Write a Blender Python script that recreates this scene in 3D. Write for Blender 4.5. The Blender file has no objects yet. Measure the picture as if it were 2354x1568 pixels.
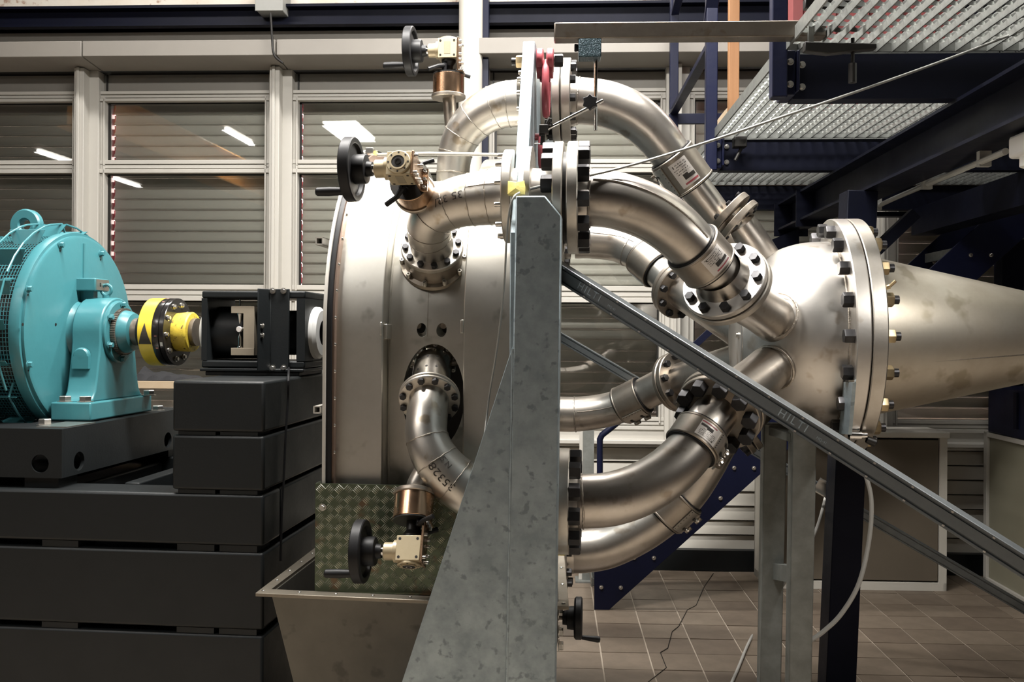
import bpy, bmesh, math, random
from mathutils import Vector, Matrix
R = math.radians
PI = math.pi
random.seed(7)
sc = bpy.context.scene
COL = sc.collection
V = Vector

# ------------------------------------------------------------------ camera
FPX, CX, HZ, ROLL = 2150.0, 1177.0, 768.0, 0.006
CAM = V((0, 0, 1.6))
c_r = V((math.cos(ROLL), 0, math.sin(ROLL)))
c_t = V((-math.sin(ROLL), 0, math.cos(ROLL)))
cam_d = bpy.data.cameras.new('camera')
cam_d.sensor_width = 36
cam_d.sensor_fit = 'HORIZONTAL'
cam_d.lens = FPX * 36 / 2354
cam_d.shift_y = -(784 - HZ) / 2354
cam_d.clip_end = 60
cam = bpy.data.objects.new('camera', cam_d)
COL.objects.link(cam)
cam.matrix_world = Matrix(((c_r.x, c_t.x, 0, CAM.x), (c_r.y, c_t.y, -1, CAM.y), (c_r.z, c_t.z, 0, CAM.z), (0, 0, 0, 1)))
sc.camera = cam

# ------------------------------------------------------------------ world, colour management, lights
wd = bpy.data.worlds.new('dusk')
sc.world = wd
wd.use_nodes = True
wd.node_tree.nodes['Background'].inputs[0].default_value = (1.0, .80, .80, 1)
wd.node_tree.nodes['Background'].inputs[1].default_value = 20.0
sc.view_settings.view_transform = 'Standard'
sc.view_settings.look = 'None'
sc.view_settings.gamma = 1
sc.view_settings.use_curve_mapping = False
sc.view_settings.exposure = -0.12


def area_light(name, loc, sx, sy, power, col=(1, .965, .92), target=None, spread=180):
    d = bpy.data.lights.new(name, 'AREA')
    d.shape = 'RECTANGLE'
    d.size, d.size_y, d.energy, d.color = sx, sy, power, col
    d.spread = R(spread)
    o = bpy.data.objects.new(name, d)
    o.location = loc
    dirv = (V(target) - V(loc)) if target else V((0, 0, -1))
    o.rotation_euler = dirv.to_track_quat('-Z', 'Y').to_euler()
    COL.objects.link(o)
    return o


LAMPS = [  # ceiling luminaires: x, y, z, size x, size y, power, label
    (-1.0, 3.0, 4.3, 1.5, .30, 205, 'twin tube ceiling lamp over the turbine casing'),
    (.36, 3.0, 4.3, 1.5, .30, 265, 'twin tube ceiling lamp over the pipe manifold'),
    (-2.75, .60, 4.35, .46, 1.06, 30, 'square white ceiling panel mirrored in the third window'),
    (-2.4, 5.1, 4.9, 1.5, .25, 58, 'added ceiling lamp brightening the windows behind the motor'),  # added to brighten the plaster band and left shutters
    (.35, 5.1, 4.9, 1.7, .25, 135, 'added ceiling lamp brightening the windows behind the steel loop'),  # added lamp, lifts the lower slats more than the upper ones
    (2.6, 5.1, 4.9, 1.5, .25, 22, 'added ceiling lamp above the platform brightening the right windows'),  # added lamp for the dim windows at far right
    (-4.35, .45, 4.35, .08, 1.0, 45, 'slim ceiling tube mirrored in the second window'),
    (-7.9, -3.1, 4.35, .10, 1.3, 10, 'slim ceiling tube at the far left mirrored low in the first window'),
    (-7.8, -1.0, 4.35, .10, 1.3, 10, 'slim ceiling tube at the far left mirrored high in the first window'),
]
for i, (x, y, z, sx, sy, p, lb) in enumerate(LAMPS):
    area_light('lamp_light', (x, y, z - .06), sx, sy, p)

# ------------------------------------------------------------------ frames
class Frame:
    def __init__(s, o, tan):
        a = math.atan(tan)
        s.c, s.s = math.cos(a), math.sin(a)
        s.o = V(o)
        s.M = Matrix(((s.c, s.s, 0, o[0]), (-s.s, s.c, 0, o[1]), (0, 0, 1, o[2]), (0, 0, 0, 1)))
        s.I = s.M.inverted()

    def w(s, *p):
        return s.M @ V(p)

    def ray(s, px, py):
        d = c_r * ((px - CX) / FPX) + c_t * ((HZ - py) / FPX) + V((0, 1, 0))
        return s.I @ CAM, s.I.to_3x3() @ d

    def at(s, px, py, y):
        o, d = s.ray(px, py)
        return o + d * ((y - o.y) / d.y)

    def atx(s, px, py, x):
        o, d = s.ray(px, py)
        return o + d * ((x - o.x) / d.x)

    def atz(s, px, py, z):
        o, d = s.ray(px, py)
        return o + d * ((z - o.z) / d.z)


MF = Frame((0, 3.7, 1.6), .10)      # machine: x along the shaft, y away from the viewer, z up from the shaft
BF = Frame((0, 0, 0), .045)         # building: x along the window wall, y towards it, z up from the floor
A = MF.at
I4 = Matrix.Identity(4)


def axm(p, d, xref=None):
    z = V(d).normalized()
    x = V(xref) if xref is not None else (V((0, 0, 1)) if abs(z.z) < .9 else V((1, 0, 0)))
    x = (x - z * x.dot(z)).normalized()
    y = z.cross(x)
    return Matrix(((x.x, y.x, z.x, p[0]), (x.y, y.y, z.y, p[1]), (x.z, y.z, z.z, p[2]), (0, 0, 0, 1)))


# ------------------------------------------------------------------ mesh builder
WL = {}


def props(o, label=None, cat=None, group=None, kind=None):
    if label: o['label'] = label
    if cat: o['category'] = cat
    if group: o['group'] = group
    if kind: o['kind'] = kind
    return o


class MB:
    def __init__(s, M=None):
        s.v, s.f = [], []
        s.M = M or I4

    def add(s, vs, fs, M=None):
        n = len(s.v)
        T = s.M @ M if M is not None else s.M
        s.v += [T @ V(p) for p in vs]
        s.f += [tuple(i + n for i in f) for f in fs]
        return s

    def box(s, x0, x1, y0, y1, z0, z1, M=None):
        vs = [(x, y, z) for z in (z0, z1) for y in (y0, y1) for x in (x0, x1)]
        return s.add(vs, [(0, 2, 3, 1), (4, 5, 7, 6), (0, 1, 5, 4), (2, 6, 7, 3), (0, 4, 6, 2), (1, 3, 7, 5)], M)

    def cbox(s, c, sx, sy, sz, M=None):
        return s.box(c[0] - sx / 2, c[0] + sx / 2, c[1] - sy / 2, c[1] + sy / 2, c[2] - sz / 2, c[2] + sz / 2, M)

    def lathe(s, prof, M=None, n=40, a0=0, a1=2 * PI):
        """prof: (z, r) along local z of M"""
        full = abs(a1 - a0) > 2 * PI - 1e-4
        m = n if full else n + 1
        vs, fs, rings = [], [], []
        for z, r in prof:
            if r < 1e-6:
                vs.append((0, 0, z)); rings.append([len(vs) - 1] * m)
            else:
                st = len(vs)
                for k in range(m):
                    a = a0 + (a1 - a0) * k / n
                    vs.append((r * math.cos(a), r * math.sin(a), z))
                rings.append(list(range(st, st + m)))
        for ra, rb in zip(rings, rings[1:]):
            for k in range(m if full else m - 1):
                q = (ra[k], ra[(k + 1) % m], rb[(k + 1) % m], rb[k])
                q = tuple(dict.fromkeys(q))
                if len(q) > 2: fs.append(q)
        return s.add(vs, fs, M)

    def ring(s, r0, r1, z0, z1, M=None, n=40):
        return s.lathe([(z0, r0), (z0, r1), (z1, r1), (z1, r0), (z0, r0)], M, n)

    def disc(s, r, z0, z1, M=None, n=32):
        return s.lathe([(z0, 0), (z0, r), (z1, r), (z1, 0)], M, n)

    def hexa(s, r, z0, z1, M=None):
        c = (z1 - z0) * .12
        return s.lathe([(z0, 0), (z0, r), (z1 - c, r), (z1, r * .9), (z1, 0)], M, 6)

    def tube(s, pts, rad, n=20, caps=True, M=None, ref=None):
        pts = [V(p) for p in pts]
        rr = rad if isinstance(rad, (list, tuple)) else [rad] * len(pts)
        vs, fs = [], []
        t0 = (pts[1] - pts[0]).normalized()
        x = V(ref) if ref is not None else (V((0, 0, 1)) if abs(t0.z) < .9 else V((1, 0, 0)))
        for i, p in enumerate(pts):
            if i == 0: t = t0
            elif i == len(pts) - 1: t = (pts[-1] - pts[-2]).normalized()
            else: t = ((pts[i + 1] - p).normalized() + (p - pts[i - 1]).normalized()).normalized()
            x = (x - t * x.dot(t)).normalized()
            y = t.cross(x)
            for k in range(n):
                a = 2 * PI * k / n
                vs.append(p + (x * math.cos(a) + y * math.sin(a)) * rr[i])
        for i in range(len(pts) - 1):
            for k in range(n):
                fs.append((i * n + k, i * n + (k + 1) % n, (i + 1) * n + (k + 1) % n, (i + 1) * n + k))
        if caps:
            fs.append(tuple(range(n - 1, -1, -1)))
            fs.append(tuple(range((len(pts) - 1) * n, len(pts) * n)))
        return s.add(vs, fs, M)

    def bar(s, p, q, wx, wy, up=(0, 0, 1), M=None):
        """square bar from p to q"""
        p, q = V(p), V(q)
        T = axm(p, q - p, up)
        return s.box(-wx / 2, wx / 2, -wy / 2, wy / 2, 0, (q - p).length, (M @ T) if M is not None else T)

    def prism(s, poly, h0, h1, M=None):
        n = len(poly)
        vs = [(a, b, h0) for a, b in poly] + [(a, b, h1) for a, b in poly]
        fs = [tuple(range(n - 1, -1, -1)), tuple(range(n, 2 * n))]
        fs += [(i, (i + 1) % n, (i + 1) % n + n, i + n) for i in range(n)]
        return s.add(vs, fs, M)

    def mesh(s, name, origin=None, ang=32, mat=None):
        me = bpy.data.meshes.new(name)
        o = origin if origin is not None else V((0, 0, 0))
        me.from_pydata([tuple(p - o) for p in s.v], [], s.f)
        bm = bmesh.new(); bm.from_mesh(me)
        bmesh.ops.remove_doubles(bm, verts=bm.verts, dist=1e-6)
        bmesh.ops.recalc_face_normals(bm, faces=bm.faces)
        lim = R(ang)
        for f in bm.faces: f.smooth = True
        for e in bm.edges:
            if len(e.link_faces) != 2 or e.calc_face_angle(0) > lim: e.smooth = False
        bm.to_mesh(me); bm.free()
        if mat: me.materials.append(mat)
        return me

    def build(s, name, mat, parent=None, bevel=0, ang=32, label=None, cat=None, group=None, kind=None):
        lo = V([min(p[i] for p in s.v) for i in range(3)])
        hi = V([max(p[i] for p in s.v) for i in range(3)])
        org = V(((lo.x + hi.x) / 2, (lo.y + hi.y) / 2, lo.z))
        o = bpy.data.objects.new(name, s.mesh(name, org, ang, mat))
        COL.objects.link(o)
        link(o, org, parent)
        if bevel:
            b = o.modifiers.new('bevel', 'BEVEL')
            b.width, b.segments, b.limit_method, b.angle_limit = bevel, 2, 'ANGLE', R(40)
        return props(o, label, cat, group, kind)


def link(o, world, parent):
    WL[o.name] = V(world)
    if parent is not None:
        o.parent = parent
        o.location = V(world) - WL[parent.name]
    else:
        o.location = world


def thing(name, loc, label, cat, group=None):
    o = bpy.data.objects.new(name, None)
    o.empty_display_size = .1
    COL.objects.link(o)
    link(o, loc, None)
    return props(o, label, cat, group)


def inst(name, me, M, parent):
    """one piece sharing mesh me, M in world space"""
    o = bpy.data.objects.new(name, me)
    COL.objects.link(o)
    o.parent = parent
    o.matrix_basis = Matrix.Translation(-WL[parent.name]) @ M
    WL[o.name] = M.to_translation()
    return o


def spline(ctrl, per=6):
    """Catmull-Rom through control tuples (any length)"""
    out = []
    P = [V(c) if len(c) <= 4 else c for c in ctrl]
    n = len(P)
    for i in range(n - 1):
        p0 = P[i - 1] if i else P[0] * 2 - P[1]
        p3 = P[i + 2] if i + 2 < n else P[-1] * 2 - P[-2]
        p1, p2 = P[i], P[i + 1]
        for k in range(per):
            t = k / per
            out.append(.5 * ((2 * p1) + (p2 - p0) * t + (2 * p0 - 5 * p1 + 4 * p2 - p3) * t * t + (3 * p1 - p0 - 3 * p2 + p3) * t ** 3))
    out.append(P[-1])
    return out


# ------------------------------------------------------------------ materials
MAT = {}


def mat(name, col, rough=.5, metal=0, col2=None, nscale=6, contrast=.25, bump=0, bscale=40, col3=None, spec=.5, stretch=None, rvar=.12, emit=None, estr=0):
    m = bpy.data.materials.new(name)
    m.use_nodes = True
    nt = m.node_tree
    b = nt.nodes['Principled BSDF']
    b.inputs['Base Color'].default_value = (*col, 1)
    b.inputs['Roughness'].default_value = rough
    b.inputs['Metallic'].default_value = metal
    b.inputs['Specular IOR Level'].default_value = spec
    L = nt.links.new
    if col2 or bump or col3:
        tc = nt.nodes.new('ShaderNodeTexCoord')
        vec = tc.outputs['Object']
        if stretch:
            mp = nt.nodes.new('ShaderNodeMapping')
            mp.inputs['Scale'].default_value = stretch
            L(vec, mp.inputs['Vector']); vec = mp.outputs['Vector']
    if col2:
        no = nt.nodes.new('ShaderNodeTexNoise')
        no.inputs['Scale'].default_value = nscale
        no.inputs['Detail'].default_value = 7
        no.inputs['Roughness'].default_value = .62
        L(vec, no.inputs['Vector'])
        cr = nt.nodes.new('ShaderNodeValToRGB')
        cr.color_ramp.elements[0].position = .5 - contrast
        cr.color_ramp.elements[1].position = .5 + contrast
        cr.color_ramp.elements[0].color = (*col2, 1)
        cr.color_ramp.elements[1].color = (*col, 1)
        L(no.outputs['Fac'], cr.inputs['Fac'])
        out = cr.outputs['Color']
        if col3:      # sparse spots and stains
            n3 = nt.nodes.new('ShaderNodeTexNoise')
            n3.inputs['Scale'].default_value = nscale * 2.7
            n3.inputs['Detail'].default_value = 3
            L(vec, n3.inputs['Vector'])
            c3 = nt.nodes.new('ShaderNodeValToRGB')
            c3.color_ramp.elements[0].position = .60
            c3.color_ramp.elements[1].position = .68
            L(n3.outputs['Fac'], c3.inputs['Fac'])
            mx = nt.nodes.new('ShaderNodeMixRGB')
            mx.inputs['Color2'].default_value = (*col3, 1)
            L(c3.outputs['Color'], mx.inputs['Fac'])
            L(out, mx.inputs['Color1'])
            out = mx.outputs['Color']
        L(out, b.inputs['Base Color'])
        mr = nt.nodes.new('ShaderNodeMapRange')
        mr.inputs['To Min'].default_value = min(1, rough + rvar)
        mr.inputs['To Max'].default_value = max(.05, rough - rvar)
        L(no.outputs['Fac'], mr.inputs['Value'])
        L(mr.outputs['Result'], b.inputs['Roughness'])
    if bump:
        nb = nt.nodes.new('ShaderNodeTexNoise')
        nb.inputs['Scale'].default_value = bscale
        nb.inputs['Detail'].default_value = 4
        L(vec, nb.inputs['Vector'])
        bp = nt.nodes.new('ShaderNodeBump')
        bp.inputs['Strength'].default_value = bump
        bp.inputs['Distance'].default_value = .004
        L(nb.outputs['Fac'], bp.inputs['Height'])
        L(bp.outputs['Normal'], b.inputs['Normal'])
    if emit:
        b.inputs['Emission Color'].default_value = (*emit, 1)
        b.inputs['Emission Strength'].default_value = estr
    MAT[name] = m
    return m


STEEL = mat('pipe_steel', (.60, .57, .53), .34, 1, (.41, .365, .315), 5, .24, .05, 60, (.37, .32, .265))
STEEL2 = mat('elbow_steel', (.66, .64, .60), .37, 1, (.50, .465, .41), 6, .24, .05, 60, (.42, .36, .28))
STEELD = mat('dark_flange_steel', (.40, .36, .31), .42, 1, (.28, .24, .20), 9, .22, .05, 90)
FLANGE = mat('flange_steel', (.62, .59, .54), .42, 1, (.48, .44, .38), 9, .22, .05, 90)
CASING = mat('casing_steel', (.64, .625, .58), .40, 1, (.46, .44, .385), 3.2, .22, .04, 30, (.37, .355, .31))
DOME = mat('dome_steel', (.68, .66, .625), .40, 1, (.52, .485, .44), 4, .25, .04, 80, (.47, .42, .36))
CONE = mat('cone_steel', (.70, .66, .57), .44, 1, (.52, .465, .375), 3, .18, .04, 50, (.44, .39, .30))
GALV = mat('galvanised_steel', (.365, .43, .46), .5, .75, (.25, .30, .325), 13, .14, .05, 70, (.205, .245, .265))
GALVD = mat('dull_galvanised_steel', (.25, .26, .245), .6, .5, (.15, .155, .14), 10, .2, .05, 70)
GRATE = mat('grating_steel', (.28, .29, .275), .45, .8, (.18, .185, .175), 30, .25)
STRUT = mat('strut_steel', (.165, .18, .185), .44, .85, (.12, .13, .135), 20, .3)
WELD = mat('weld_metal', (.62, .58, .52), .35, 1, (.30, .26, .22), 60, .3, .6, 220)
TEAL = mat('teal_paint', (.045, .178, .200), .34, 0, (.036, .152, .174), 7, .3, .12, 35, None)
BLACK = mat('black_machine_paint', (.009, .0108, .0118), .46, 0, (.0065, .008, .0085), 8, .3, .08, 120, None, .3)
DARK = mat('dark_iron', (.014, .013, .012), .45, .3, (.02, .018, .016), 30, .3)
BOLTM = mat('bolt_black', (.045, .044, .046), .38, .7, (.025, .024, .025), 40, .3)
ZINC = mat('zinc_bolt', (.62, .60, .56), .3, 1)
CHROME = mat('polished_chrome', (.75, .74, .72), .12, 1)
BRASSN = mat('brass_nut', (.50, .40, .24), .4, 1, (.38, .29, .17), 40, .3)
NAVY = mat('navy_paint', (.0055, .0075, .026), .42, 0, (.004, .0055, .019), 6, .3, .08, 60, None, .22)
NAVYD = mat('dark_navy_paint', (.004, .005, .014), .5, 0, (.003, .004, .010), 6, .3, .08, 60, None, .15)
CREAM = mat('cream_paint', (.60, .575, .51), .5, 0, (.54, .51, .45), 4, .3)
CASEB = mat('shaded_casing_box', (.27, .25, .222), .5, 0, (.24, .222, .198), 3, .3)  # frame paint darkened: dimmer light high on the wall put into the colour
ALU = mat('frame_paint', (.50, .48, .435), .45, 0, (.45, .43, .39), 3, .3, 0, 40)
SLAT = mat('shutter_slat', (.60, .59, .545), .42, 0, (.53, .52, .48), 3, .3)
PANEL = mat('blind_panel', (.22, .205, .18), .55, 0, (.18, .17, .15), 2, .3)
RUBBER = mat('black_plastic', (.008, .008, .009), .48, 0, spec=.28)
BRONZE = mat('bronze', (.60, .40, .26), .26, 1, (.46, .29, .18), 14, .25, 0, 40, None)
BRASS = mat('gearbox_paint', (.50, .42, .28), .42, .35, (.43, .355, .225), 20, .3)
REDP = mat('red_paint', (.40, .085, .10), .38, 0, (.32, .06, .075), 25, .3, .15, 80)
YELL = mat('yellow_paint', (.72, .56, .05), .38, 0, (.60, .44, .03), 14, .25)
YELLW = mat('worn_yellow_paint', (.70, .54, .06), .5, 0, (.50, .36, .04), 22, .14, .2, 90, (.12, .08, .03))
TAPE = mat('yellow_tape', (.82, .72, .26), .45, 0, (.74, .61, .15), 30, .3, .3, 60)
WHITE = mat('white_cover', (.72, .72, .70), .4, 0)
GREY = mat('grey_box_paint', (.33, .33, .31), .5, 0, (.28, .28, .26), 8, .3)
WOOD = mat('orange_wood', (.40, .20, .085), .55, 0, (.30, .14, .055), 3, .3, .1, 60, None, stretch=(12, 12, .8))
PLANK = mat('pale_wood', (.52, .41, .28), .6, 0, (.44, .33, .21), 4, .3, 0, 40, None, stretch=(2, 10, 10))
RUSTY = mat('raw_tube_steel', (.20, .175, .145), .42, .6, (.13, .11, .09), 9, .22, .05, 80, (.15, .12, .09))
TREAD = mat('tread_plate', (.13, .15, .105), .36, .85, (.085, .115, .075), 5, .3, .04, 90, (.16, .115, .075))
TBAR = mat('tread_bar_metal', (.70, .70, .62), .36, .9, (.56, .56, .48), 8, .3)
TROUGH = mat('trough_steel', (.125, .117, .10), .52, .65, (.09, .084, .071), 5, .3, .05, 60, (.072, .067, .057))
CABLE = mat('steel_cable', (.34, .34, .32), .45, .7)
HOSE = mat('pale_hose', (.42, .41, .38), .45, 0)
INK = mat('marker_ink', (.03, .025, .02), .6)
PAPER = mat('label_paper', (.66, .62, .58), .35, .3)
CLOTH = mat('black_cloth', (.012, .012, .014), .95, 0, (.02, .02, .022), 40, .3, .5, 120)
REDRAIL = mat('dark_red_rail', (.16, .02, .03), .5)
COPPERR = mat('crane_orange', (.72, .36, .10), .5, 0, (.62, .30, .08), 2, .3)
HAMMER = mat('hammered_teal_paint', (.05, .095, .115), .35, .4, (.02, .045, .06), 120, .2, .8, 260)
CONC = mat('speckled_plaster', (.78, .74, .66), .8, 0, (.70, .62, .52), 5, .2, .3, 60, (.45, .30, .22))
CREAMSH = mat('shaded_cream_panel', (.27, .255, .19), .55, 0, (.23, .215, .155), 2, .3)  # cream cabinet side, corner shade put into its colour
REDSH = mat('dull_red_paint', (.22, .055, .055), .5, 0, (.17, .04, .04), 8, .3)
HALL = mat('hall_wall', (.09, .085, .075), .8, 0, (.07, .065, .06), .8, .3)
CEIL = mat('hall_ceiling', (.045, .042, .04), .9)
GROUT = mat('grout', (.42, .36, .29), .85, 0, (.30, .25, .20), 6, .3)
LAMPM = mat('lamp_tube', (.9, .9, .88), .4, 0, emit=(1, .96, .9), estr=14)

TILES = [mat('floor_tile', c, .5, 0, d, 9, .3, .06, 50, None, rvar=.08) for c, d in
         (((.185, .145, .108), (.125, .096, .07)), ((.21, .165, .124), (.14, .11, .082)), ((.16, .124, .092), (.11, .083, .062)))]


def glass_mat():
    m = bpy.data.materials.new('window_glass')
    m.use_nodes = True
    nt = m.node_tree
    nt.nodes.remove(nt.nodes['Principled BSDF'])
    out = nt.nodes['Material Output']
    tr = nt.nodes.new('ShaderNodeBsdfTransparent'); tr.inputs[0].default_value = (.96, .96, .94, 1)
    gl = nt.nodes.new('ShaderNodeBsdfGlossy'); gl.inputs['Roughness'].default_value = .015
    fr = nt.nodes.new('ShaderNodeFresnel'); fr.inputs[0].default_value = 1.7
    mx = nt.nodes.new('ShaderNodeMixShader')
    nt.links.new(fr.outputs[0], mx.inputs[0]); nt.links.new(tr.outputs[0], mx.inputs[1]); nt.links.new(gl.outputs[0], mx.inputs[2])
    nt.links.new(mx.outputs[0], out.inputs[0])
    return m


GLASS = glass_mat()

# shared small meshes (head along +z, origin on the seat)
def _hexm(name, r, h, m, washer=0, stud=0):
    b = MB()
    z = 0
    if washer: b.disc(washer, 0, .003, n=16); z = .003
    b.hexa(r, z, z + h)
    if stud: b.disc(r * .6, z + h + .0002, z + h + stud, n=12)
    me = b.mesh(name, mat=m)
    if stud:
        me.materials.append(BOLTM)
        for p in me.polygons:
            if p.center.z > z + h + .0001: p.material_index = 1
    return me


def _sock(name, r, h, m):
    return MB().lathe([(0, r), (h * .85, r), (h, r * .88), (h, r * .5), (h * .5, r * .5), (h * .5, 0)], n=12).mesh(name, mat=m)


B_BIG = _hexm('bolt', .0265, .034, BOLTM)
B_MED = _hexm('bolt', .0165, .02, BOLTM)
B_SML = _hexm('bolt', .0115, .012, BOLTM)
B_STUD = _sock('bolt', .008, .02, ZINC)
B_ZN = _hexm('bolt', .015, .013, ZINC, .02)
B_ZS = _hexm('bolt', .0085, .008, ZINC, .012)
N_BIG = _hexm('nut', .0255, .03, BRASSN, 0, .018)
N_MED = _hexm('nut', .0165, .018, BOLTM, 0, .01)
SCREW = _sock('screw', .0055, .007, ZINC)
HOLE = MB().disc(.0042, 0, .0006, n=12).mesh('screw_hole', mat=DARK)
RIVET = MB().lathe([(0, .006), (.002, .0055), (.0035, .003), (.004, 0)], n=10).mesh('rivet', mat=ZINC)
B_TEAL = _hexm('bolt', .011, .014, TEAL, .015)
B_SIL = _hexm('bolt', .024, .02, ZINC, .03)


def bolts(parent, M, rad, n, me, phase=0, name='bolt', skip=()):
    for k in range(n):
        if k in skip: continue
        a = phase + 2 * PI * k / n
        inst(name, me, M @ Matrix.Translation((rad * math.cos(a), rad * math.sin(a), 0)) @ Matrix.Rotation(a * 1.7, 4, 'Z'), parent)


def text_mesh(body, size, name, m, mapf=None, M=None, parent=None, depth=.0, spacing=1.0):
    cu = bpy.data.curves.new(name, 'FONT')
    cu.body, cu.size, cu.align_x, cu.align_y, cu.resolution_u = body, size, 'CENTER', 'CENTER', 3
    cu.space_character = spacing
    cu.extrude = depth
    t = bpy.data.objects.new(name, cu)
    COL.objects.link(t)
    dg = bpy.context.evaluated_depsgraph_get()
    me = bpy.data.meshes.new_from_object(t.evaluated_get(dg))
    bpy.data.objects.remove(t); bpy.data.curves.remove(cu)
    me.name = name
    me.materials.clear(); me.materials.append(m)
    pl = WL[parent.name]
    for v in me.vertices:
        p = mapf(v.co) if mapf else M @ v.co
        v.co = p
    lo = V([min(v.co[i] for v in me.vertices) for i in range(3)])
    for v in me.vertices: v.co = v.co - lo
    o = bpy.data.objects.new(name, me)
    COL.objects.link(o)
    link(o, lo, parent)
    return o


# ================================================================== ROOM
WY = 6.5


def bz(py, px=430, y=WY):
    return BF.at(px, py, y).z


def bx(px, py=500, y=WY):
    return BF.at(px, py, y).x


def st(mb, name, m, parent=None, bevel=0, label=None, cat=None):
    return mb.build(name, m, parent, bevel, label=label, cat=cat, kind='structure' if parent is None else None)


# floor with single tiles where the photo shows them
fl = st(MB(BF.M).box(-9, 9, -6.5, 6.75, -.12, -.004), 'floor', GROUT, label='hall floor of worn brown square tiles', cat='floor')
TP = .238
tile_m = []
for t in TILES:
    b = MB()
    w = TP / 2 - .004
    b.add([(-w, -w, 0), (w, -w, 0), (w, w, 0), (-w, w, 0), (-w, -w, -.012), (w, -w, -.012), (w, w, -.012), (-w, w, -.012)],
          [(0, 1, 2, 3), (0, 4, 5, 1), (1, 5, 6, 2), (2, 6, 7, 3), (3, 7, 4, 0)])
    tile_m.append(b.mesh('floor_tile', mat=t))
cnt = 0
for j in range(14):
    for i in range(22):
        x, y = -.35 + i * TP, 3.42 + j * TP
        if x + .1 < .02 * y - .2 or y > 6.42: continue
        h = random.uniform(-.0012, .0012)
        M = BF.M @ Matrix.Translation((x, y, h)) @ Matrix.Rotation(random.choice((0, PI / 2, PI)), 4, 'Z') @ Matrix.Rotation(random.uniform(-.003, .003), 4, 'X')
        inst('floor_tile', random.choice(tile_m), M, fl)
ck = [BF.atz(px, py, .002) for px, py in ((1640, 1318), (1618, 1350), (1600, 1392), (1580, 1402), (1560, 1440), (1545, 1452), (1535, 1490), (1518, 1500), (1532, 1535), (1490, 1568))]
MB(BF.M).tube(ck, .0022, 5).build('floor_crack', DARK, fl)

st(MB(BF.M).box(-9, 9, -6.5, 6.7, 5.3, 5.45), 'ceiling', CEIL, label='dark hall ceiling above the machine', cat='ceiling')
st(MB(BF.M).box(-9.1, -9, -6.5, 6.7, 0, 5.3), 'wall_left', HALL, label='plain grey side wall at the left', cat='wall')
st(MB(BF.M).box(9, 9.1, -6.5, 6.7, 0, 5.3), 'wall_right', HALL, label='plain grey side wall at the right', cat='wall')
st(MB(BF.M).box(-9, 9, -6.6, -6.5, 0, 5.3), 'wall_front', HALL, label='plain grey hall wall opposite the windows', cat='wall')

# window wall: heights read off the photo
Z_CONC, Z_BEAM, Z_BOX0, Z_BOX1 = bz(30), bz(80), bz(92, y=6.15), bz(128, y=6.15)
Z_T0, Z_T1, Z_P0, Z_P1, Z_Q0, Z_Q1 = bz(213), bz(237), bz(371), bz(401), bz(655), bz(692)
Z_R0, Z_R1, Z_SILL = bz(957, 1400), bz(985, 1400), bz(1015, 1400)
Z_CL = bz(1258, 1650)
X0, X4 = bx(206), bx(2012)
DX = (X4 - X0) / 4
MUL = [X0 + k * DX for k in range(-3, 8)]

wb = st(MB(BF.M).box(-9, 9, 6.42, 6.7, Z_CONC, 5.3), 'wall_back', CONC, label='speckled pale plaster band above the windows', cat='wall')
for k in range(-3, 7):
    xa, xb = X0 + k * DX + .035, X0 + (k + 1) * DX - .035
    z = Z_CL
    n = 7
    h = (Z_SILL - .03 - Z_CL) / n
    for i in range(n):
        zz = Z_CL + i * h
        b = MB(BF.M).add([(xa, 6.46, zz), (xb, 6.46, zz), (xb, 6.48, zz + h - .012), (xa, 6.48, zz + h - .012), (xa, 6.52, zz + h - .012), (xb, 6.52, zz + h - .012), (xa, 6.5, zz), (xb, 6.5, zz)],
                         [(0, 1, 2, 3), (3, 2, 5, 4), (0, 6, 7, 1), (0, 3, 4, 6), (1, 7, 5, 2), (6, 4, 5, 7)])
        b.build('cladding_board', CREAM, wb)
MB(BF.M).box(-9, 9, 6.675, 6.7, Z_SILL, Z_R0 + .01).box(-9, 9, 6.52, 6.7, 0, Z_SILL).build('backing', CREAM, wb)
st(MB(BF.M).box(-9, 9, 6.40, 6.52, 0, Z_CL), 'baseboard_back', BLACK, label='dark base strip along the foot of the window wall', cat='baseboard')
bb = st(MB(BF.M).box(-9, 9, 6.36, 6.6, Z_BEAM, Z_CONC - .012), 'trim_1', NAVYD, label='long navy steel beam above the windows', cat='beam')
MB(BF.M).box(-9, 9, 6.30, 6.6, Z_CONC - .03, Z_CONC - .012).build('flange', NAVYD, bb)
MB(BF.M).box(-9, 9, 6.30, 6.6, Z_BEAM, Z_BEAM + .018).build('flange', NAVYD, bb)
st(MB(BF.M).box(-9, 9, 6.44, 6.6, Z_BOX0, Z_BEAM), 'trim_2', PANEL, label='recessed strip between the navy beam and the casing boxes', cat='trim')
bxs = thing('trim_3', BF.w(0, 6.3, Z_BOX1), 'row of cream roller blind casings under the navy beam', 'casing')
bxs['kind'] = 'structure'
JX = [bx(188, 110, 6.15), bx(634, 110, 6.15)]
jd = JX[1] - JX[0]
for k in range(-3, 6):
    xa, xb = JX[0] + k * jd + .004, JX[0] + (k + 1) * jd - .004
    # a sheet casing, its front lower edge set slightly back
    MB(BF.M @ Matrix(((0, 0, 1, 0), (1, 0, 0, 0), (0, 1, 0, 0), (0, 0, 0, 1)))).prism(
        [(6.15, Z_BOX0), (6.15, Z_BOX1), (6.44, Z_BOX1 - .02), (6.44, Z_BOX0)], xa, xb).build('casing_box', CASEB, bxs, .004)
sill = st(MB(BF.M).box(-9, 9, 6.34, 6.6, Z_SILL, Z_SILL + .028).box(-9, 9, 6.36, 6.6, Z_SILL - .02, Z_SILL), 'trim_4', ALU, None, .004,
          'long pale window sill above the cladding boards', 'sill')

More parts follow.
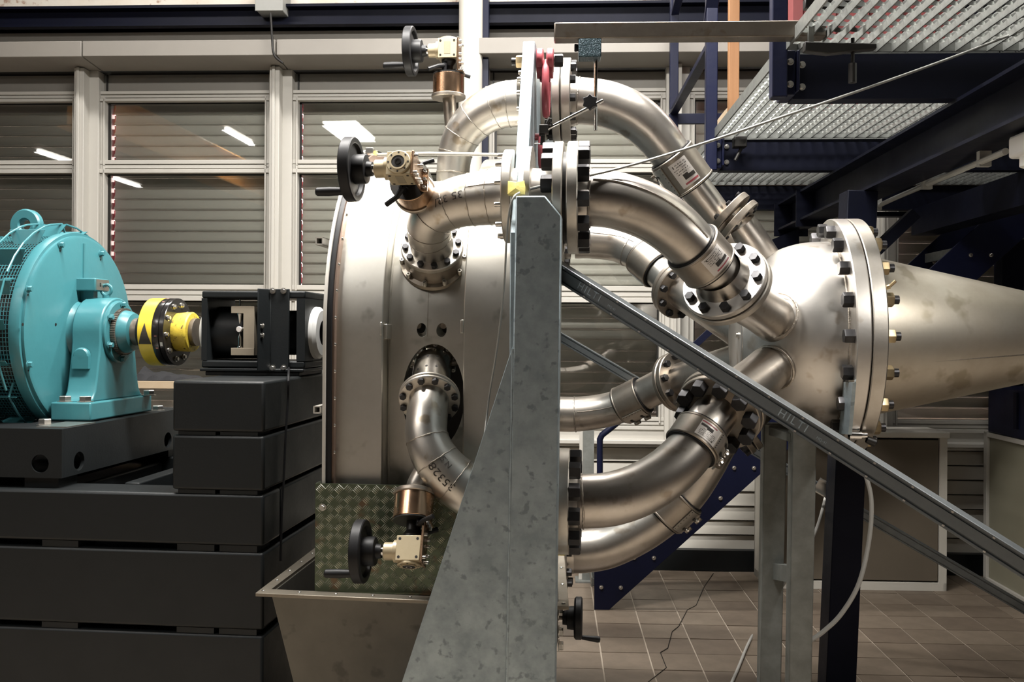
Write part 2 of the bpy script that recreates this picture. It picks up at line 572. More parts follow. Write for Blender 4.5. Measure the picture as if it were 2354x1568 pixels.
MB(BF.M).box(-9, 9, 6.45, 6.6, Z_SILL + .028, Z_R1 + .002).build('sill_upstand', ALU, sill)
for k, x in enumerate(MUL):
    b = MB(BF.M).box(x - .034, x + .034, 6.34, 6.5, Z_SILL + .028, Z_BOX1 - .02)
    b.box(x - .014, x + .006, 6.325, 6.34, Z_SILL + .028, Z_BOX1 - .02)
    b.box(x - .062, x + .10, 6.42, 6.56, Z_SILL + .028, Z_BOX1 - .02)
    st(b, 'trim_%d' % (5 + k), ALU, None, .003, 'upright window mullion, number %s along the wall' % ['one', 'two', 'three', 'four', 'five', 'six', 'seven', 'eight', 'nine', 'ten', 'eleven'][k], 'mullion')

# one slat: curved corrugation, shared by every shutter
SP = .0765
def slat_mesh(w):
    pr = [(.002, 0), (-.010, .001), (-.018, .006), (-.019, .012), (-.012, .019), (-.003, .030), (.001, .048), (.001, .066), (.003, SP + .006), (.003, SP + .016)]
    b = MB()
    n = len(pr)
    vs = [(x, y, z) for x in (0, w) for y, z in pr]
    b.add(vs, [(i, i + 1, n + i + 1, n + i) for i in range(n - 1)])
    return b.mesh('slat', mat=SLAT, ang=50)

W_IN = DX - .162
SM = slat_mesh(W_IN - .022)
NAMES = ['leftmost', 'second', 'third', 'fourth', 'fifth', 'sixth', 'seventh']
wi = 0
for k in range(-1, 6):
    xa, xb = X0 + k * DX + .10, X0 + (k + 1) * DX - .062
    wi += 1
    w = thing('window_%d' % wi, BF.w((xa + xb) / 2, WY, Z_R1), 'pale framed window with closed grey shutter behind glass, %s bay from the left' % NAMES[wi - 1], 'window')
    w['kind'] = 'structure'
    MB(BF.M).box(xa, xb, 6.50, 6.53, Z_T1 + .02, Z_BOX1 - .03).build('blind_panel', PANEL, w)
    MB(BF.M).box(xa + .02, xa + .03, 6.49, 6.5, Z_T1 + .02, Z_BOX1 - .03).build('blind_cord', DARK, w)
    for s in (0, 1):
        x = xa if s == 0 else xb - .035
        for za, zb in ((Z_T1, Z_P0 + .01), (Z_P1 + .02, Z_Q0 + .01), (Z_Q1 + .02, Z_R0 + .01)):
            b = MB(BF.M).box(x, x + .035, 6.45, 6.54, zb - .05, za + .03)
            b.box(x + (.024 if s == 0 else 0), x + (.035 if s == 0 else .011), 6.435, 6.45, zb - .05, za + .03)
            b.build('stile', ALU, w, .002)
    for za, zb in ((Z_T0, Z_T1), (Z_P0, Z_P1), (Z_Q0, Z_Q1), (Z_R0, Z_R1)):
        h = za - zb
        b = MB(BF.M).box(xa, xb, 6.46, 6.54, zb, za)
        b.box(xa, xb, 6.445, 6.46, za - h * .30, za)
        b.box(xa, xb, 6.45, 6.46, zb + h * .38, zb + h * .62)
        b.box(xa, xb, 6.435, 6.46, zb, zb + h * .28)
        b.build('rail', ALU, w, .002)
    for za, zb in ((Z_T1, Z_P0), (Z_P1, Z_Q0), (Z_Q1, Z_R0)):
        MB(BF.M).box(xa + .03, xb - .03, 6.50, 6.506, zb - .005, za + .005).build('pane', GLASS, w)
        # dark gasket
        g = MB(BF.M)
        g.box(xa + .03, xb - .03, 6.492, 6.50, za - .008, za).box(xb - .046, xb - .035, 6.492, 6.50, zb, za).box(xa + .035, xa + .05, 6.492, 6.50, zb, za)
        g.build('gasket', DARK, w)
    z = Z_R0 - .01
    while z < Z_T1 + .02:
        inst('slat', SM, BF.M @ Matrix.Translation((xa + .022 + random.uniform(-.001, .001), 6.63, z)), w)
        z += SP
    # toothed guide rail: daylight leaks between the slat ends
    b = MB(BF.M)
    z = Z_R0
    while z < Z_T1:
        b.box(xa - .02, xa + .026, 6.66, 6.672, z, z + .046)
        b.box(xa + .006, xa + .013, 6.65, 6.66, z, z + .07)
        z += SP
    b.build('guide_rail', REDRAIL, w)
st(MB(BF.M).box(-9, -5.0, 6.5, 6.7, 0, Z_CONC).box(X0 + 6 * DX, 9.0, 6.5, 6.7, 0, Z_CONC), 'wall_back_1', HALL, label='plain wall ends beside the windows', cat='wall')
for k in range(-1, 7):
    st(MB(BF.M).box(X0 + k * DX - .065, X0 + k * DX + .082, 6.56, 6.7, Z_SILL, Z_CONC), 'pillar_%d' % (k + 2), HALL,
       label='hidden wall pillar behind mullion number %s' % ['two', 'three', 'four', 'five', 'six', 'seven', 'eight', 'nine'][k + 1], cat='pillar')
st(MB(BF.M).box(-9, 9, 6.54, 6.7, Z_BOX1 - .04, Z_CONC).box(-9, 9, 6.675, 6.7, Z_T1 - .02, Z_BOX1 - .04), 'wall_back_2', HALL, label='wall strip hidden behind the casing boxes', cat='wall')

# down pipe, navy post, junction box and cables on the wall
p0, p1 = BF.at(1083, -60, 6.2), BF.at(1083, 700, 6.2)
dp = MB(BF.M).tube([(p0.x, 6.2, .0), (p0.x, 6.2, 4.74)], .079, 24).build('down_pipe', CREAM, label='cream vertical pipe between the window bays behind the steel loop', cat='pipe')
x = bx(1116, 300, 6.3)
MB(BF.M).box(x - .022, x + .022, 6.22, 6.32, 0, 4.7).build('wall_post', NAVY, label='slim navy post beside the cream vertical pipe', cat='post')
jb = BF.at(622, 12, 6.25)
t = thing('junction_box', BF.w(jb.x, 6.3, jb.z - .05), 'grey junction box on the plaster above the navy beam', 'box')
MB(BF.M).box(jb.x - .09, jb.x + .09, 6.22, 6.42, jb.z - .045, jb.z + .14).build('body', GREY, t, .005)
MB(BF.M).box(jb.x - .095, jb.x + .095, 6.212, 6.222, jb.z - .05, jb.z + .145).build('lid', GREY, t, .003)
for nm, pts, lab in (('wall_cable', [(-60, 27), (190, 27), (380, 26), (560, 24), (585, 20), (600, 14)], 'black cable clipped along the plaster left of the grey junction box'),
                     ('wall_cable', [(650, 14), (662, 20), (690, 24), (860, 20), (1050, 16)], 'black cable clipped along the plaster right of the grey junction box')):
    c = thing(nm, BF.w(*BF.at(*pts[0], 6.39)), lab, 'cable', 'cables on the plaster band')
    MB(BF.M).tube(spline([BF.at(a, b_, 6.395) for a, b_ in pts], 4), .012, 8).build('sheath', DARK, c)
    for a, b_ in pts[1:-2]:
        q = BF.at(a, b_, 6.39)
        MB(BF.M).box(q.x - .012, q.x + .012, 6.378, 6.42, q.z - .016, q.z + .016).build('clip', DARK, c)
MB(BF.M).tube(spline([BF.at(a, b_, 6.12) for a, b_ in ((622, 30), (624, 62), (626, 95), (628, 118), (634, 132), (650, 145))], 5), .008, 8).build(
    'drop_cable', DARK, label='thin black cable dropping from the junction box over the casing', cat='cable')

# ceiling lamps
for i, (x, y, z, sx, sy, p, lb) in enumerate(LAMPS):
    t = thing('ceiling_lamp', (x, y, z), lb, 'lamp')
    MB().box(x - sx / 2, x + sx / 2, y - sy / 2, y + sy / 2, z, z + .07).build('housing', WHITE, t)
    if sx > .8:
        for s in (-1, 1):
            MB().tube([(x - sx / 2 + .03, y + s * sy * .2, z - .02), (x + sx / 2 - .03, y + s * sy * .2, z - .02)], .014, 10).build('tube', LAMPM, t)
    elif sx < .2:
        MB().tube([(x, y - sy / 2 + .03, z - .03), (x, y + sy / 2 - .03, z - .03)], .022, 10).build('tube', LAMPM, t)
    else:
        MB().box(x - sx / 2 + .01, x + sx / 2 - .01, y - sy / 2 + .01, y + sy / 2 - .01, z - .03, z).build('diffuser', LAMPM, t)
    for s in (-1, 1):
        MB().box(x + s * sx * .3 - .008, x + s * sx * .3 + .008, y + s * sy * .3 - .008, y + s * sy * .3 + .008, z + .07, 5.3 if z > 3 else 2.55).build('hanger', DARK, t)

# orange crane beam over the hall, mirrored in the panes
t = thing('crane_beam', (-4.6, 1.2, 3.7), 'orange crane girder high at the left, mirrored in the windows', 'crane')
MB().box(-4.75, -4.55, -2.2, 4.0, 3.68, 4.07).build('girder', COPPERR, t, .004)
MB().box(-4.85, -4.45, -2.2, 4.0, 4.07, 4.09).box(-4.85, -4.45, -2.2, 4.0, 3.66, 3.68).build('flange', COPPERR, t)
for y in (-2.0, 3.8): MB().box(-4.7, -4.6, y - .05, y + .05, 4.09, 5.3).build('hanger', DARK, t)

# bench with cloth behind the coupling
q0, q1 = BF.at(318, 876, 5.5), BF.at(760, 876, 5.5)
t = thing('work_bench', BF.w(q0.x + .3, 5.6, 0), 'pale wooden bench top behind the shaft coupling', 'bench')
MB(BF.M).box(q0.x - .35, q1.x, 5.5, 6.0, q0.z - .045, q0.z).build('top', PLANK, t, .003)
for x in (q0.x - .3, q1.x - .05):
    for y in (5.54, 5.96):
        MB(BF.M).box(x - .03, x + .03, y - .03, y + .03, 0, q0.z - .045).build('leg', GREY, t)
b = MB(BF.M)
NX, NY = 26, 12
c0, c1 = BF.at(300, 874, 5.52).x, BF.at(436, 874, 5.52).x
vs, fs = [], []
for j in range(NY + 1):
    for i in range(NX + 1):
        u, v = i / NX, j / NY
        h = .012 + .05 * (1 - u) ** 1.5 * abs(math.sin(7 * u + 3 * v)) * (1 - abs(2 * v - 1)) + .028 * abs(math.sin(13 * u - 4 * v)) * (1 - u * .6)
        if i in (0, NX) or j in (0, NY): h = .002
        vs.append((c0 + (c1 - c0) * u, 5.515 + .34 * v * (1 - .3 * u), q0.z + h))
for j in range(NY):
    for i in range(NX):
        a = j * (NX + 1) + i
        fs.append((a, a + 1, a + NX + 2, a + NX + 1))
b.add(vs, fs)
b.add([(x_, y_, q0.z + .001) for x_, y_, z_ in vs], fs)
b.build('cloth', CLOTH, label='crumpled black cloth lying on the pale bench', cat='cloth')

# cabinets at the right
ca = BF.at(1762, 1010, 5.99); cb = BF.at(2178, 1010, 5.99)
zt = BF.at(1990, 1005, 5.99).z
t = thing('cabinet', BF.w((ca.x + cb.x) / 2, 6.15, 0), 'low cream cabinet with brown front behind the navy post', 'cabinet')
b = MB(BF.M).box(ca.x, ca.x + .02, 5.99, 6.33, 0, zt).box(cb.x - .02, cb.x, 5.99, 6.33, 0, zt).box(ca.x, cb.x, 6.31, 6.33, 0, zt).box(ca.x, cb.x, 5.99, 6.33, 0, .05)
b.build('carcass', CREAM, t)
MB(BF.M).box(ca.x - .01, cb.x + .01, 5.97, 6.33, zt, zt + .035).build('top', CREAM, t, .004)
BROWN = mat('brown_panel', (.14, .115, .085), .6, 0, (.115, .095, .07), 3, .3)
mid = (ca.x + cb.x) / 2 - .12
MB(BF.M).box(ca.x + .03, mid - .006, 6.0, 6.02, .06, zt - .015).build('door', BROWN, t, .003)
MB(BF.M).box(mid + .006, cb.x - .05, 6.0, 6.02, .06, zt - .015).build('door', BROWN, t, .003)
MB(BF.M).box(cb.x - .045, cb.x - .02, 5.99, 6.02, .05, zt).build('edge_strip', CREAM, t)
xr = BF.at(2262, 1000, 6.2).x
t = thing('cabinet', BF.w(xr + .35, 5.4, 0), 'tall cream cabinet side cut by the right frame edge', 'cabinet')
zc = BF.at(2262, 992, 6.2).z
MB(BF.M).box(xr + .02, xr + .7, 4.72, 6.18, .02, zc - .02).build('carcass', CREAMSH, t)
b = MB(BF.M).box(xr, xr + .02, 6.16, 6.2, 0, zc).box(xr, xr + .02, 4.7, 6.2, zc - .03, zc).box(xr, xr + .02, 4.7, 6.2, 0, .05).box(xr, xr + .02, 4.7, 4.74, 0, zc)
b.build('edge_strip', ALU, t, .002)
t = thing('navy_housing', BF.w(xr + .35, 5.4, zc), 'navy machine housing standing on the right cream cabinet', 'housing')
MB(BF.M).box(xr + .0, xr + .7, 5.3, 6.15, zc + .001, zc + .30).build('body', NAVY, t, .01)
MB(BF.M).box(xr - .012, xr + .0, 5.3, 5.34, zc + .06, zc + .28).build('rib', NAVYD, t)
MB(BF.M).box(xr - .012, xr + .0, 5.75, 5.79, zc + .06, zc + .28).build('rib', NAVYD, t)
# ================================================================== PLATFORM, STAIRS, FRAME ON THE RIGHT
ZB0, ZB1, ZG = 2.40, 2.55, 2.585
BY = [3.2, 4.58, 6.0]
XL = BF.at(1802, 180, 3.2).x
XR = 3.6
pl = thing('platform', BF.w(2.2, 4.5, ZB0), 'steel grating platform on navy cross beams at the upper right', 'platform')


def ibeam_x(mb, x0, x1, y, z0, z1, w=.08):
    mb.box(x0, x1, y - w / 2, y + w / 2, z0, z0 + .01).box(x0, x1, y - w / 2, y + w / 2, z1 - .01, z1).box(x0, x1, y - .006, y + .006, z0 + .01, z1 - .01)


for i, y in enumerate(BY):
    b = MB(BF.M)
    # channel, flat back towards the viewer
    b.box(XL + .03, XR, y, y + .008, ZB0, ZB1).box(XL + .03, XR, y + .008, y + .07, ZB0, ZB0 + .01).box(XL + .03, XR, y + .008, y + .07, ZB1 - .01, ZB1)
    cbm = b.build('cross_beam', NAVYD, pl)
    p = MB(BF.M).box(XL - .005, XL + .03, y - .035, y + .08, ZB0 + .005, ZB1 + .005).box(XL + .03, XL + .04, y - .055, y + .08, ZB0 + .015, ZB1).build('end_plate', NAVY, cbm, .003)
    for zz in (ZB0 + .04, ZB1 - .035):
        inst('bolt', B_ZS, BF.M @ axm((XL + .012, y - .036, zz), (0, -1, 0)), cbm)
        inst('bolt', B_ZS, BF.M @ axm((XL + .06, y - .001, zz), (0, -1, 0)), cbm)
# main girder along the depth
gx = BF.at(2354, 205, 2.75).x
b = MB(BF.M)
b.box(gx, gx + .16, .9, 5.72, 2.235, 2.247).box(gx, gx + .16, .9, 5.72, 2.388, 2.40).box(gx + .074, gx + .086, .9, 5.72, 2.247, 2.388)
gd = b.build('girder', NAVYD, pl)
for y in (5.71, 5.2):
    MB(BF.M).box(gx - .02, gx + .18, y, y + .012, 2.20, 2.40).build('gusset', NAVYD, pl)
MB(BF.M).prism([(gx - .32, 2.06), (gx + .1, 2.235), (gx + .1, 2.10)], 5.60, 5.70, Matrix(((1, 0, 0, 0), (0, 0, 1, 0), (0, 1, 0, 0), (0, 0, 0, 1)))).build('gusset', NAVYD, pl)
MB(BF.M).box(gx + .9, gx + 1.05, 1.2, 6.0, 2.235, 2.40).build('girder', NAVYD, pl)

# grating bays: bearing bars as single parts, cross bars joined
spans = [(1.3, 3.19), (3.21, 4.57), (4.60, 5.99)]
XB = XL - .01
NB = 44
PITCH = .052
for si, (ya, yb) in enumerate(spans):
    g = MB(BF.M).box(XB, XB + .006, ya, yb, ZB1 - .004, ZG + .004).box(XB, XB + NB * PITCH, yb - .006, yb, ZB1 + .004, ZG).box(XB, XB + NB * PITCH, ya, ya + .006, ZB1 + .004, ZG).build('grating_edge', GRATE, pl)
    bm_ = MB().box(-.0022, .0022, 0, yb - ya, 0, .032).mesh('bearing_bar', mat=GRATE)
    for i in range(1, NB):
        inst('bearing_bar', bm_, BF.M @ Matrix.Translation((XB + i * PITCH, ya, ZB1 + .002)), g)
    b = MB(BF.M)
    ny = int((yb - ya) / .058)
    for j in range(1, ny):
        y = ya + j * .058
        for i in range(NB):
            x = XB + i * PITCH + (.003 if i else .006)
            # bent tongue between two bars
            h = .018
            b.add([(x, y - .002, ZB1 + .006), (x + PITCH * .40, y - .001, ZB1 + .004), (x + PITCH * .66, y + .010, ZB1 + .012), (x, y + .004, ZB1 + .004 + h), (x + PITCH * .40, y + .006, ZB1 + .004 + h), (x + PITCH * .60, y + .012, ZB1 + .002 + h),
                   (x + PITCH - .006, y + .012, ZB1 + .024), (x + PITCH - .006, y + .014, ZB1 + .028)],
                  [(0, 1, 4, 3), (1, 2, 5, 4), (2, 6, 7, 5)])
    b.build('cross_bars', GRATE, g)['kind'] = 'stuff'
# posts of the railing, standing on the left edge
def rail_post(pxs, y, top):
    xa, xb = BF.at(pxs[0], 250, y).x, BF.at(pxs[1], 250, y).x
    MB(BF.M).box(xa, xb, y - .07, y - .07 + (xb - xa), ZB0 - .01, top).build('railing_post', NAVY, pl, .004)
    return (xa + xb) / 2
x1 = rail_post((1764, 1799), 3.2, 3.75)
x2 = rail_post((1618, 1644), 4.58, 3.75)
x3 = rail_post((1537, 1556), 6.0, 3.75)
zlo, zhi = BF.at(1540, 262, 6.0).z, BF.at(1632, 106, 4.55).z
MB(BF.M).bar((x3, 5.98, zlo), (x2, 4.56, zhi), .03, .05).build('railing_brace', NAVY, pl, .003)
MB(BF.M).bar((x3, 5.96, BF.at(1559, 43, 6.0).z), (x3 + .1, 4.95, 4.2), .03, .05).build('railing_brace', NAVY, pl, .003)
MB(BF.M).bar((x2, 4.6, BF.at(1640, 62, 4.58).z), (x1 - .02, 3.4, 4.3), .03, .06).build('railing_brace', NAVY, pl, .003)
zr = BF.at(1590, 268, 5.9).z
MB(BF.M).box(x3 - .03, x3 + .42, 5.94, 5.97, zr - .035, zr + .03).build('railing_rail', NAVY, pl, .003)

# navy posts that carry it
pa, pb = BF.at(1972, 470, 4.2), BF.at(1923, 1568, 4.2)
d = (pb - pa) / (pa.z - pb.z)
ft = pb + d * pb.z
t = thing('support_post', BF.w(ft.x, 4.2, 0), 'thick navy support post behind the cone flange', 'post')
tp = pa + d * (pa.z - 2.235)
MB(BF.M).bar((ft.x, 4.2, 0), (tp.x, 4.2, 2.235), .13, .13, (0, 1, 0)).build('column', NAVYD, t, .004)
MB(BF.M).box(ft.x - .1, ft.x + .1, 4.08, 4.32, 0, .015).build('foot_plate', NAVYD, t)
x = BF.at(2318, 560, 6.28).x
t = thing('support_post', BF.w(x, 6.28, 0), 'dark navy post near the right edge behind the stair', 'post')
MB(BF.M).box(x - .07, x + .07, 6.21, 6.33, 0, 2.235).build('column', NAVYD, t, .004)
MB(BF.M).box(x - .11, x + .11, 6.2, 6.33, 0, .015).build('foot_plate', NAVYD, t)
# far cross member and brace
p = [BF.at(px, py, 4.2) for px, py in ((1990, 598), (2096, 497))]
t = MB(BF.M).bar(p[0], p[1] + (p[1] - p[0]) * .06, .05, .05).build('knee_brace', NAVYD, label='navy diagonal knee brace behind the cone flange', cat='brace')
zz = BF.at(2100, 470, 6.1)
MB(BF.M).box(zz.x - .45, 3.6, 6.09, 6.17, BF.at(2100, 497, 6.09).z, ZB0 - .001).build('cross_member', NAVYD, label='dark navy cross member above the far stair', cat='beam')
# second grating seen through the dark bay at right
q = [BF.at(2080, 428, 5.2), BF.at(2354, 405, 4.7)]
# thin diagonal navy brace behind the lower pipes
p = [BF.at(px, py, 5.9) for px, py in ((1590, 800), (1650, 745))]
MB(BF.M).bar(p[0] + (p[0] - p[1]) * 1.0, p[1] + (p[1] - p[0]) * 1.2, .04, .03).build('wall_brace', NAVY, label='thin navy diagonal bar in front of the window between the pipes', cat='brace')

# ------------------------------------------------------------------ stairs
SY0, SY1 = 5.38, 5.97
foot0, foot1 = BF.atz(1366, 1402, 0), BF.atz(1400, 1402, 0)
SY0 = foot0.y
stairs = thing('staircase', BF.w(foot0.x + .2, (SY0 + SY1) / 2, 0), 'navy steel staircase with grating treads rising to the platform', 'stairs')
e0 = BF.at(1366, 1312, SY0); e1 = BF.at(1700, 1042, SY0)
slope = .925
b0 = BF.at(1400, 1402, SY0)
L = 2.42
poly = [(foot0.x, 0), (b0.x, 0), (b0.x + L, L * slope), (b0.x + L - .02, L * slope + .2), (e0.x + L - .12, e0.z + (L - .12) * slope), (e0.x, e0.z)]
XZ = lambda y: Matrix(((1, 0, 0, 0), (0, 0, 1, y), (0, 1, 0, 0), (0, 0, 0, 1)))
MB(BF.M).prism(poly, 0, .012, XZ(SY0)).build('stringer', NAVY, stairs, .002)
MB(BF.M).prism(poly, 0, .012, XZ(SY1)).build('stringer', NAVY, stairs, .002)
bp = BF.at(1382, 1350, SY0); bq = BF.at(1458, 1281, SY0); br = BF.at(1427, 1350, SY0)
sx, sz = bq.x - bp.x, bq.z - bp.z
sz = sx * slope
NS = int((2.25 - bp.z) / sz)
for i in range(NS):
    x, z = bp.x + i * sx, bp.z + i * sz
    g = MB(BF.M).box(x - .05, x + .19, SY0 + .014, SY0 + .02, z + .005, z + .045).box(x - .05, x + .19, SY1 - .008, SY1 - .002, z + .005, z + .045)
    g.box(x - .056, x - .05, SY0 + .014, SY1 - .002, z - .005, z + .05).box(x + .186, x + .19, SY0 + .014, SY1 - .002, z + .012, z + .045)
    for k in range(1, 8): g.box(x - .05 + k * .03, x - .047 + k * .03, SY0 + .016, SY1 - .003, z + .015, z + .045)
    for k in range(1, 24):
        y = SY0 + .016 + k * (SY1 - SY0 - .02) / 24
        g.box(x - .05, x + .19, y - .0015, y + .0015, z + .028, z + .045)
    tr = g.build('tread', GRATE, stairs)
    for dx in (0, br.x - bp.x):
        inst('bolt', RIVET if False else B_ZS, BF.M @ axm((x + dx, SY0 - .001, z), (0, -1, 0)), stairs)
        inst('bolt', B_ZS, BF.M @ axm((x + dx, SY1 - .001, z), (0, -1, 0)), stairs)
hr = [BF.at(px, py, SY1) for px, py in ((1379, 1180), (1379, 1010), (1384, 1000), (1402, 986), (1470, 930))]
MB(BF.M).tube(hr, .02, 12).build('handrail', NAVY, stairs)
hx = BF.at(1352, 1100, 6.1)
t = thing('floor_stand', BF.w(hx.x, 6.1, 0), 'grey galvanised upright bar behind the near lower flange', 'stand')
MB(BF.M).box(hx.x - .036, hx.x + .036, 6.07, 6.13, .01, BF.at(1350, 985, 6.1).z).build('upright', GALVD, t)
MB(BF.M).box(hx.x - .058, hx.x - .036, 6.09, 6.11, .01, BF.at(1350, 985, 6.1).z).build('edge_strip', ALU, t)
MB(BF.M).box(hx.x - .08, hx.x + .08, 6.03, 6.17, 0, .01).build('foot_plate', GALVD, t)

# fluorescent lamp and conduit under the girder
f0 = BF.at(2335, 345, 3.0)
t = thing('girder_lamp', BF.w(f0.x, 3.0, f0.z - .1), 'white fluorescent fitting under the navy girder at right edge', 'lamp')
MB(BF.M).box(f0.x - .025, f0.x + .08, 2.2, 3.0, f0.z - .03, f0.z + .04).build('housing', WHITE, t, .01)
MB(BF.M).lathe([(0, .03), (.03, .03), (.035, .02), (.04, 0)], axm((f0.x + .02, 2.95, f0.z - .03), (0, 0, -1)), 16).build('tube_socket', WHITE, t)
area_light('lamp_light', BF.w(f0.x + .03, 2.55, f0.z - .075), .08, .7, 12)
MB(BF.M).tube([(f0.x + .03, 2.25, f0.z - .055), (f0.x + .03, 2.88, f0.z - .055)], .013, 10).build('tube', LAMPM, t)
MB(BF.M).lathe([(-.01, .012), (.01, .012)], axm((f0.x + .02, 2.9, f0.z - .06), (0, 1, 0)), 12).build('tube_socket', WHITE, t)
cpts = [BF.at(2312, 348, 3.02), BF.at(2140, 420, 3.9), BF.at(2030, 468, 4.6), BF.at(2004, 486, 4.85), BF.at(1983, 505, 4.9), BF.at(1977, 560, 4.9)]
t = thing('conduit', BF.w(*cpts[2]), 'thin grey conduit pipe running under the navy girder to the post', 'pipe')
MB(BF.M).tube(spline(cpts, 4), .011, 10).build('pipe', GREY, t)
for px, py, y in ((2262, 370, 3.27), (2130, 424, 3.95), (2016, 474, 4.68)):
    q = BF.at(px, py, y)
    MB(BF.M).box(q.x - .02, q.x + .02, q.y - .012, q.y + .012, q.z - .02, q.z + .06).build('clip', GREY, t)

# red column behind the grating, orange timber, stacked hoops, clamped tube
xr0, xr1 = BF.at(1800, 60, 5.0).x, BF.at(1990, 60, 5.0).x
t = thing('red_panel', BF.w((xr0 + xr1) / 2, 5.0, ZG), 'red ribbed steel panel seen behind the top grating', 'panel')
MB(BF.M).box(xr0, xr1 + .5, 5.0, 5.03, ZG, 3.9).build('sheet', REDSH, t)
for i in range(5):
    x = xr0 + .02 + i * .17
    MB(BF.M).prism([(x, 5.0), (x + .02, 4.95), (x + .07, 4.95), (x + .09, 5.0)], ZG, 3.9).build('rib', REDSH, t)
ta, tb = BF.at(1684, 310, 5.3), BF.at(1683, 90, 5.3)
MB(BF.M).box(ta.x - .027, ta.x + .03, 5.27, 5.32, ta.z - .05, 4.0).build('timber_post', WOOD, label='upright orange timber between the navy railing posts', cat='timber', bevel=.003)
t = thing('hoop_stack', BF.w(*BF.at(1700, 300, 5.75)), 'stack of pale bent wooden hoops behind the orange timber', 'hoops')
for i, (pp) in enumerate((((1645, 300), (1672, 262), (1700, 243), (1780, 238)), ((1640, 322), (1672, 285), (1706, 262), (1790, 258)), ((1648, 338), (1682, 300), (1712, 282), (1790, 280)))):
    q = spline([BF.at(a, b_, 5.75 + .02 * i) for a, b_ in pp], 5)
    b = MB(BF.M)
    for u, v in zip(q, q[1:]): b.bar(u, v + (v - u) * .05, .05, .06, (0, 0, 1))
    b.build('hoop', PLANK, t)

tl, trr = BF.at(1274, 70, 3.02), BF.at(1900, 70, 3.02)
zt0, zt1 = BF.at(1500, 86, 3.02).z, BF.at(1500, 49, 3.02).z
rt = thing('clamped_tube', BF.w((tl.x + trr.x) / 2, 3.05, zt0), 'rusty square steel tube clamped to the grating above the pipes', 'tube')
MB(BF.M).box(tl.x, trr.x, 3.02, 3.08, zt0, zt1).build('tube', RUSTY, rt, .004)
MB(BF.M).box(tl.x - .001, tl.x, 3.026, 3.074, zt0 + .006, zt1 - .006).build('tube_end', DARK, rt)
k0 = BF.at(1864, 60, 2.98)
t = thing('screw_clamp', BF.w(k0.x, 2.98, zt0), 'dark screw clamp holding the rusty tube to the grating', 'clamp')
MB(BF.M).box(k0.x - .008, k0.x + .008, 2.975, 2.99, zt0 - .05, BF.at(1864, 8, 2.98).z).build('bar', GALVD, t)
for zz, ln in ((BF.at(1864, 8, 2.98).z, .16), (zt0 - .045, .20)):
    MB(BF.M).prism([(k0.x - .022, zz - .018), (k0.x + .05, zz - .028), (k0.x + ln, zz - .012), (k0.x + ln, zz + .004), (k0.x + .05, zz + .008), (k0.x - .022, zz + .012)], 2.965, 2.995, XZ(0)).build('jaw', DARK, t, .003)
MB(BF.M).tube([(k0.x + .13, 2.98, zt0 - .16), (k0.x + .13, 2.98, zt0 - .02)], .006, 8).build('screw', DARK, t)
MB(BF.M).tube([(k0.x + .13, 2.98, zt0 - .16), (k0.x + .13, 2.98, zt0 - .10)], .013, 10).build('handle', DARK, t)
k2 = BF.at(1700, 330, 4.5)
t = thing('screw_clamp', BF.w(*k2), 'small dark clamp under the middle grating bay edge', 'clamp')
MB(BF.M).box(k2.x - .03, k2.x + .03, 4.47, 4.53, k2.z - .02, k2.z + .03).build('jaw', DARK, t, .004)
MB(BF.M).tube([k2 + V((.01, 0, -.02)), k2 + V((-.02, 0, -.08))], .008, 8).build('screw', DARK, t)
# ================================================================== LEFT: MOTOR, COUPLING, BASE
MM = MF.M
AX = Matrix(((0, 0, 1, 0), (1, 0, 0, 0), (0, 1, 0, 0), (0, 0, 0, 1)))   # local z -> machine u ; local x -> w ; local y -> z


def au(u, w=0, z=0):
    return Matrix.Translation((u, w, z)) @ AX


def U(px, w=0, py=768):
    return A(px, py, w).x


def plate_hole(b, x0, x1, z0, z1, holes, th, put, n=20):
    """plate in (x,z) with round holes (cx,cz,r) one per column strip; put maps (x,z,d) -> point"""
    xs = [x0]
    for i in range(len(holes) - 1): xs.append((holes[i][0] + holes[i + 1][0]) / 2)
    xs.append(x1)
    if not holes: holes = []; xs = [x0, x1]
    for i, (cx, cz, r) in enumerate(holes):
        a0, a1 = xs[i], xs[i + 1]
        angs = sorted(set([2 * PI * k / n for k in range(n)] + [math.atan2(zz - cz, xx - cx) % (2 * PI) for xx in (a0, a1) for zz in (z0, z1)]))
        m = len(angs)
        inn, out = [], []
        for t in angs:
            c, s_ = math.cos(t), math.sin(t)
            k = min([((a1 if c > 0 else a0) - cx) / c if abs(c) > 1e-9 else 1e9, ((z1 if s_ > 0 else z0) - cz) / s_ if abs(s_) > 1e-9 else 1e9])
            inn.append((cx + r * c, cz + r * s_)); out.append((cx + k * c, cz + k * s_))
        vs = [put(x, z, 0) for x, z in inn] + [put(x, z, 0) for x, z in out] + [put(x, z, th) for x, z in inn] + [put(x, z, th) for x, z in out]
        fs = []
        for k in range(m):
            l = (k + 1) % m
            fs += [(k, l, m + l, m + k), (2 * m + k, 2 * m + l, 3 * m + l, 3 * m + k), (k, l, 2 * m + l, 2 * m + k), (m + k, m + l, 3 * m + l, 3 * m + k)]
        b.add(vs, fs)
    return b


# ---- stacked black machine beams
W0, WB = -.545, .54
UR = A(607, 1000, W0).x                    # right end of the stack
zA1, zA0 = A(606, 877, W0).z, A(606, 995, W0).z
zB1, zB0 = A(607, 1003, W0).z, A(607, 1130, W0).z
zC1, zC0 = A(608, 1139, W0).z, A(609, 1257, W0).z
zD1, zD0 = A(609, 1272, W0).z, A(610, 1450, W0).z
zE1 = A(610, 1463, W0).z
UA = A(396, 930, W0).x
FLZ = -1.6


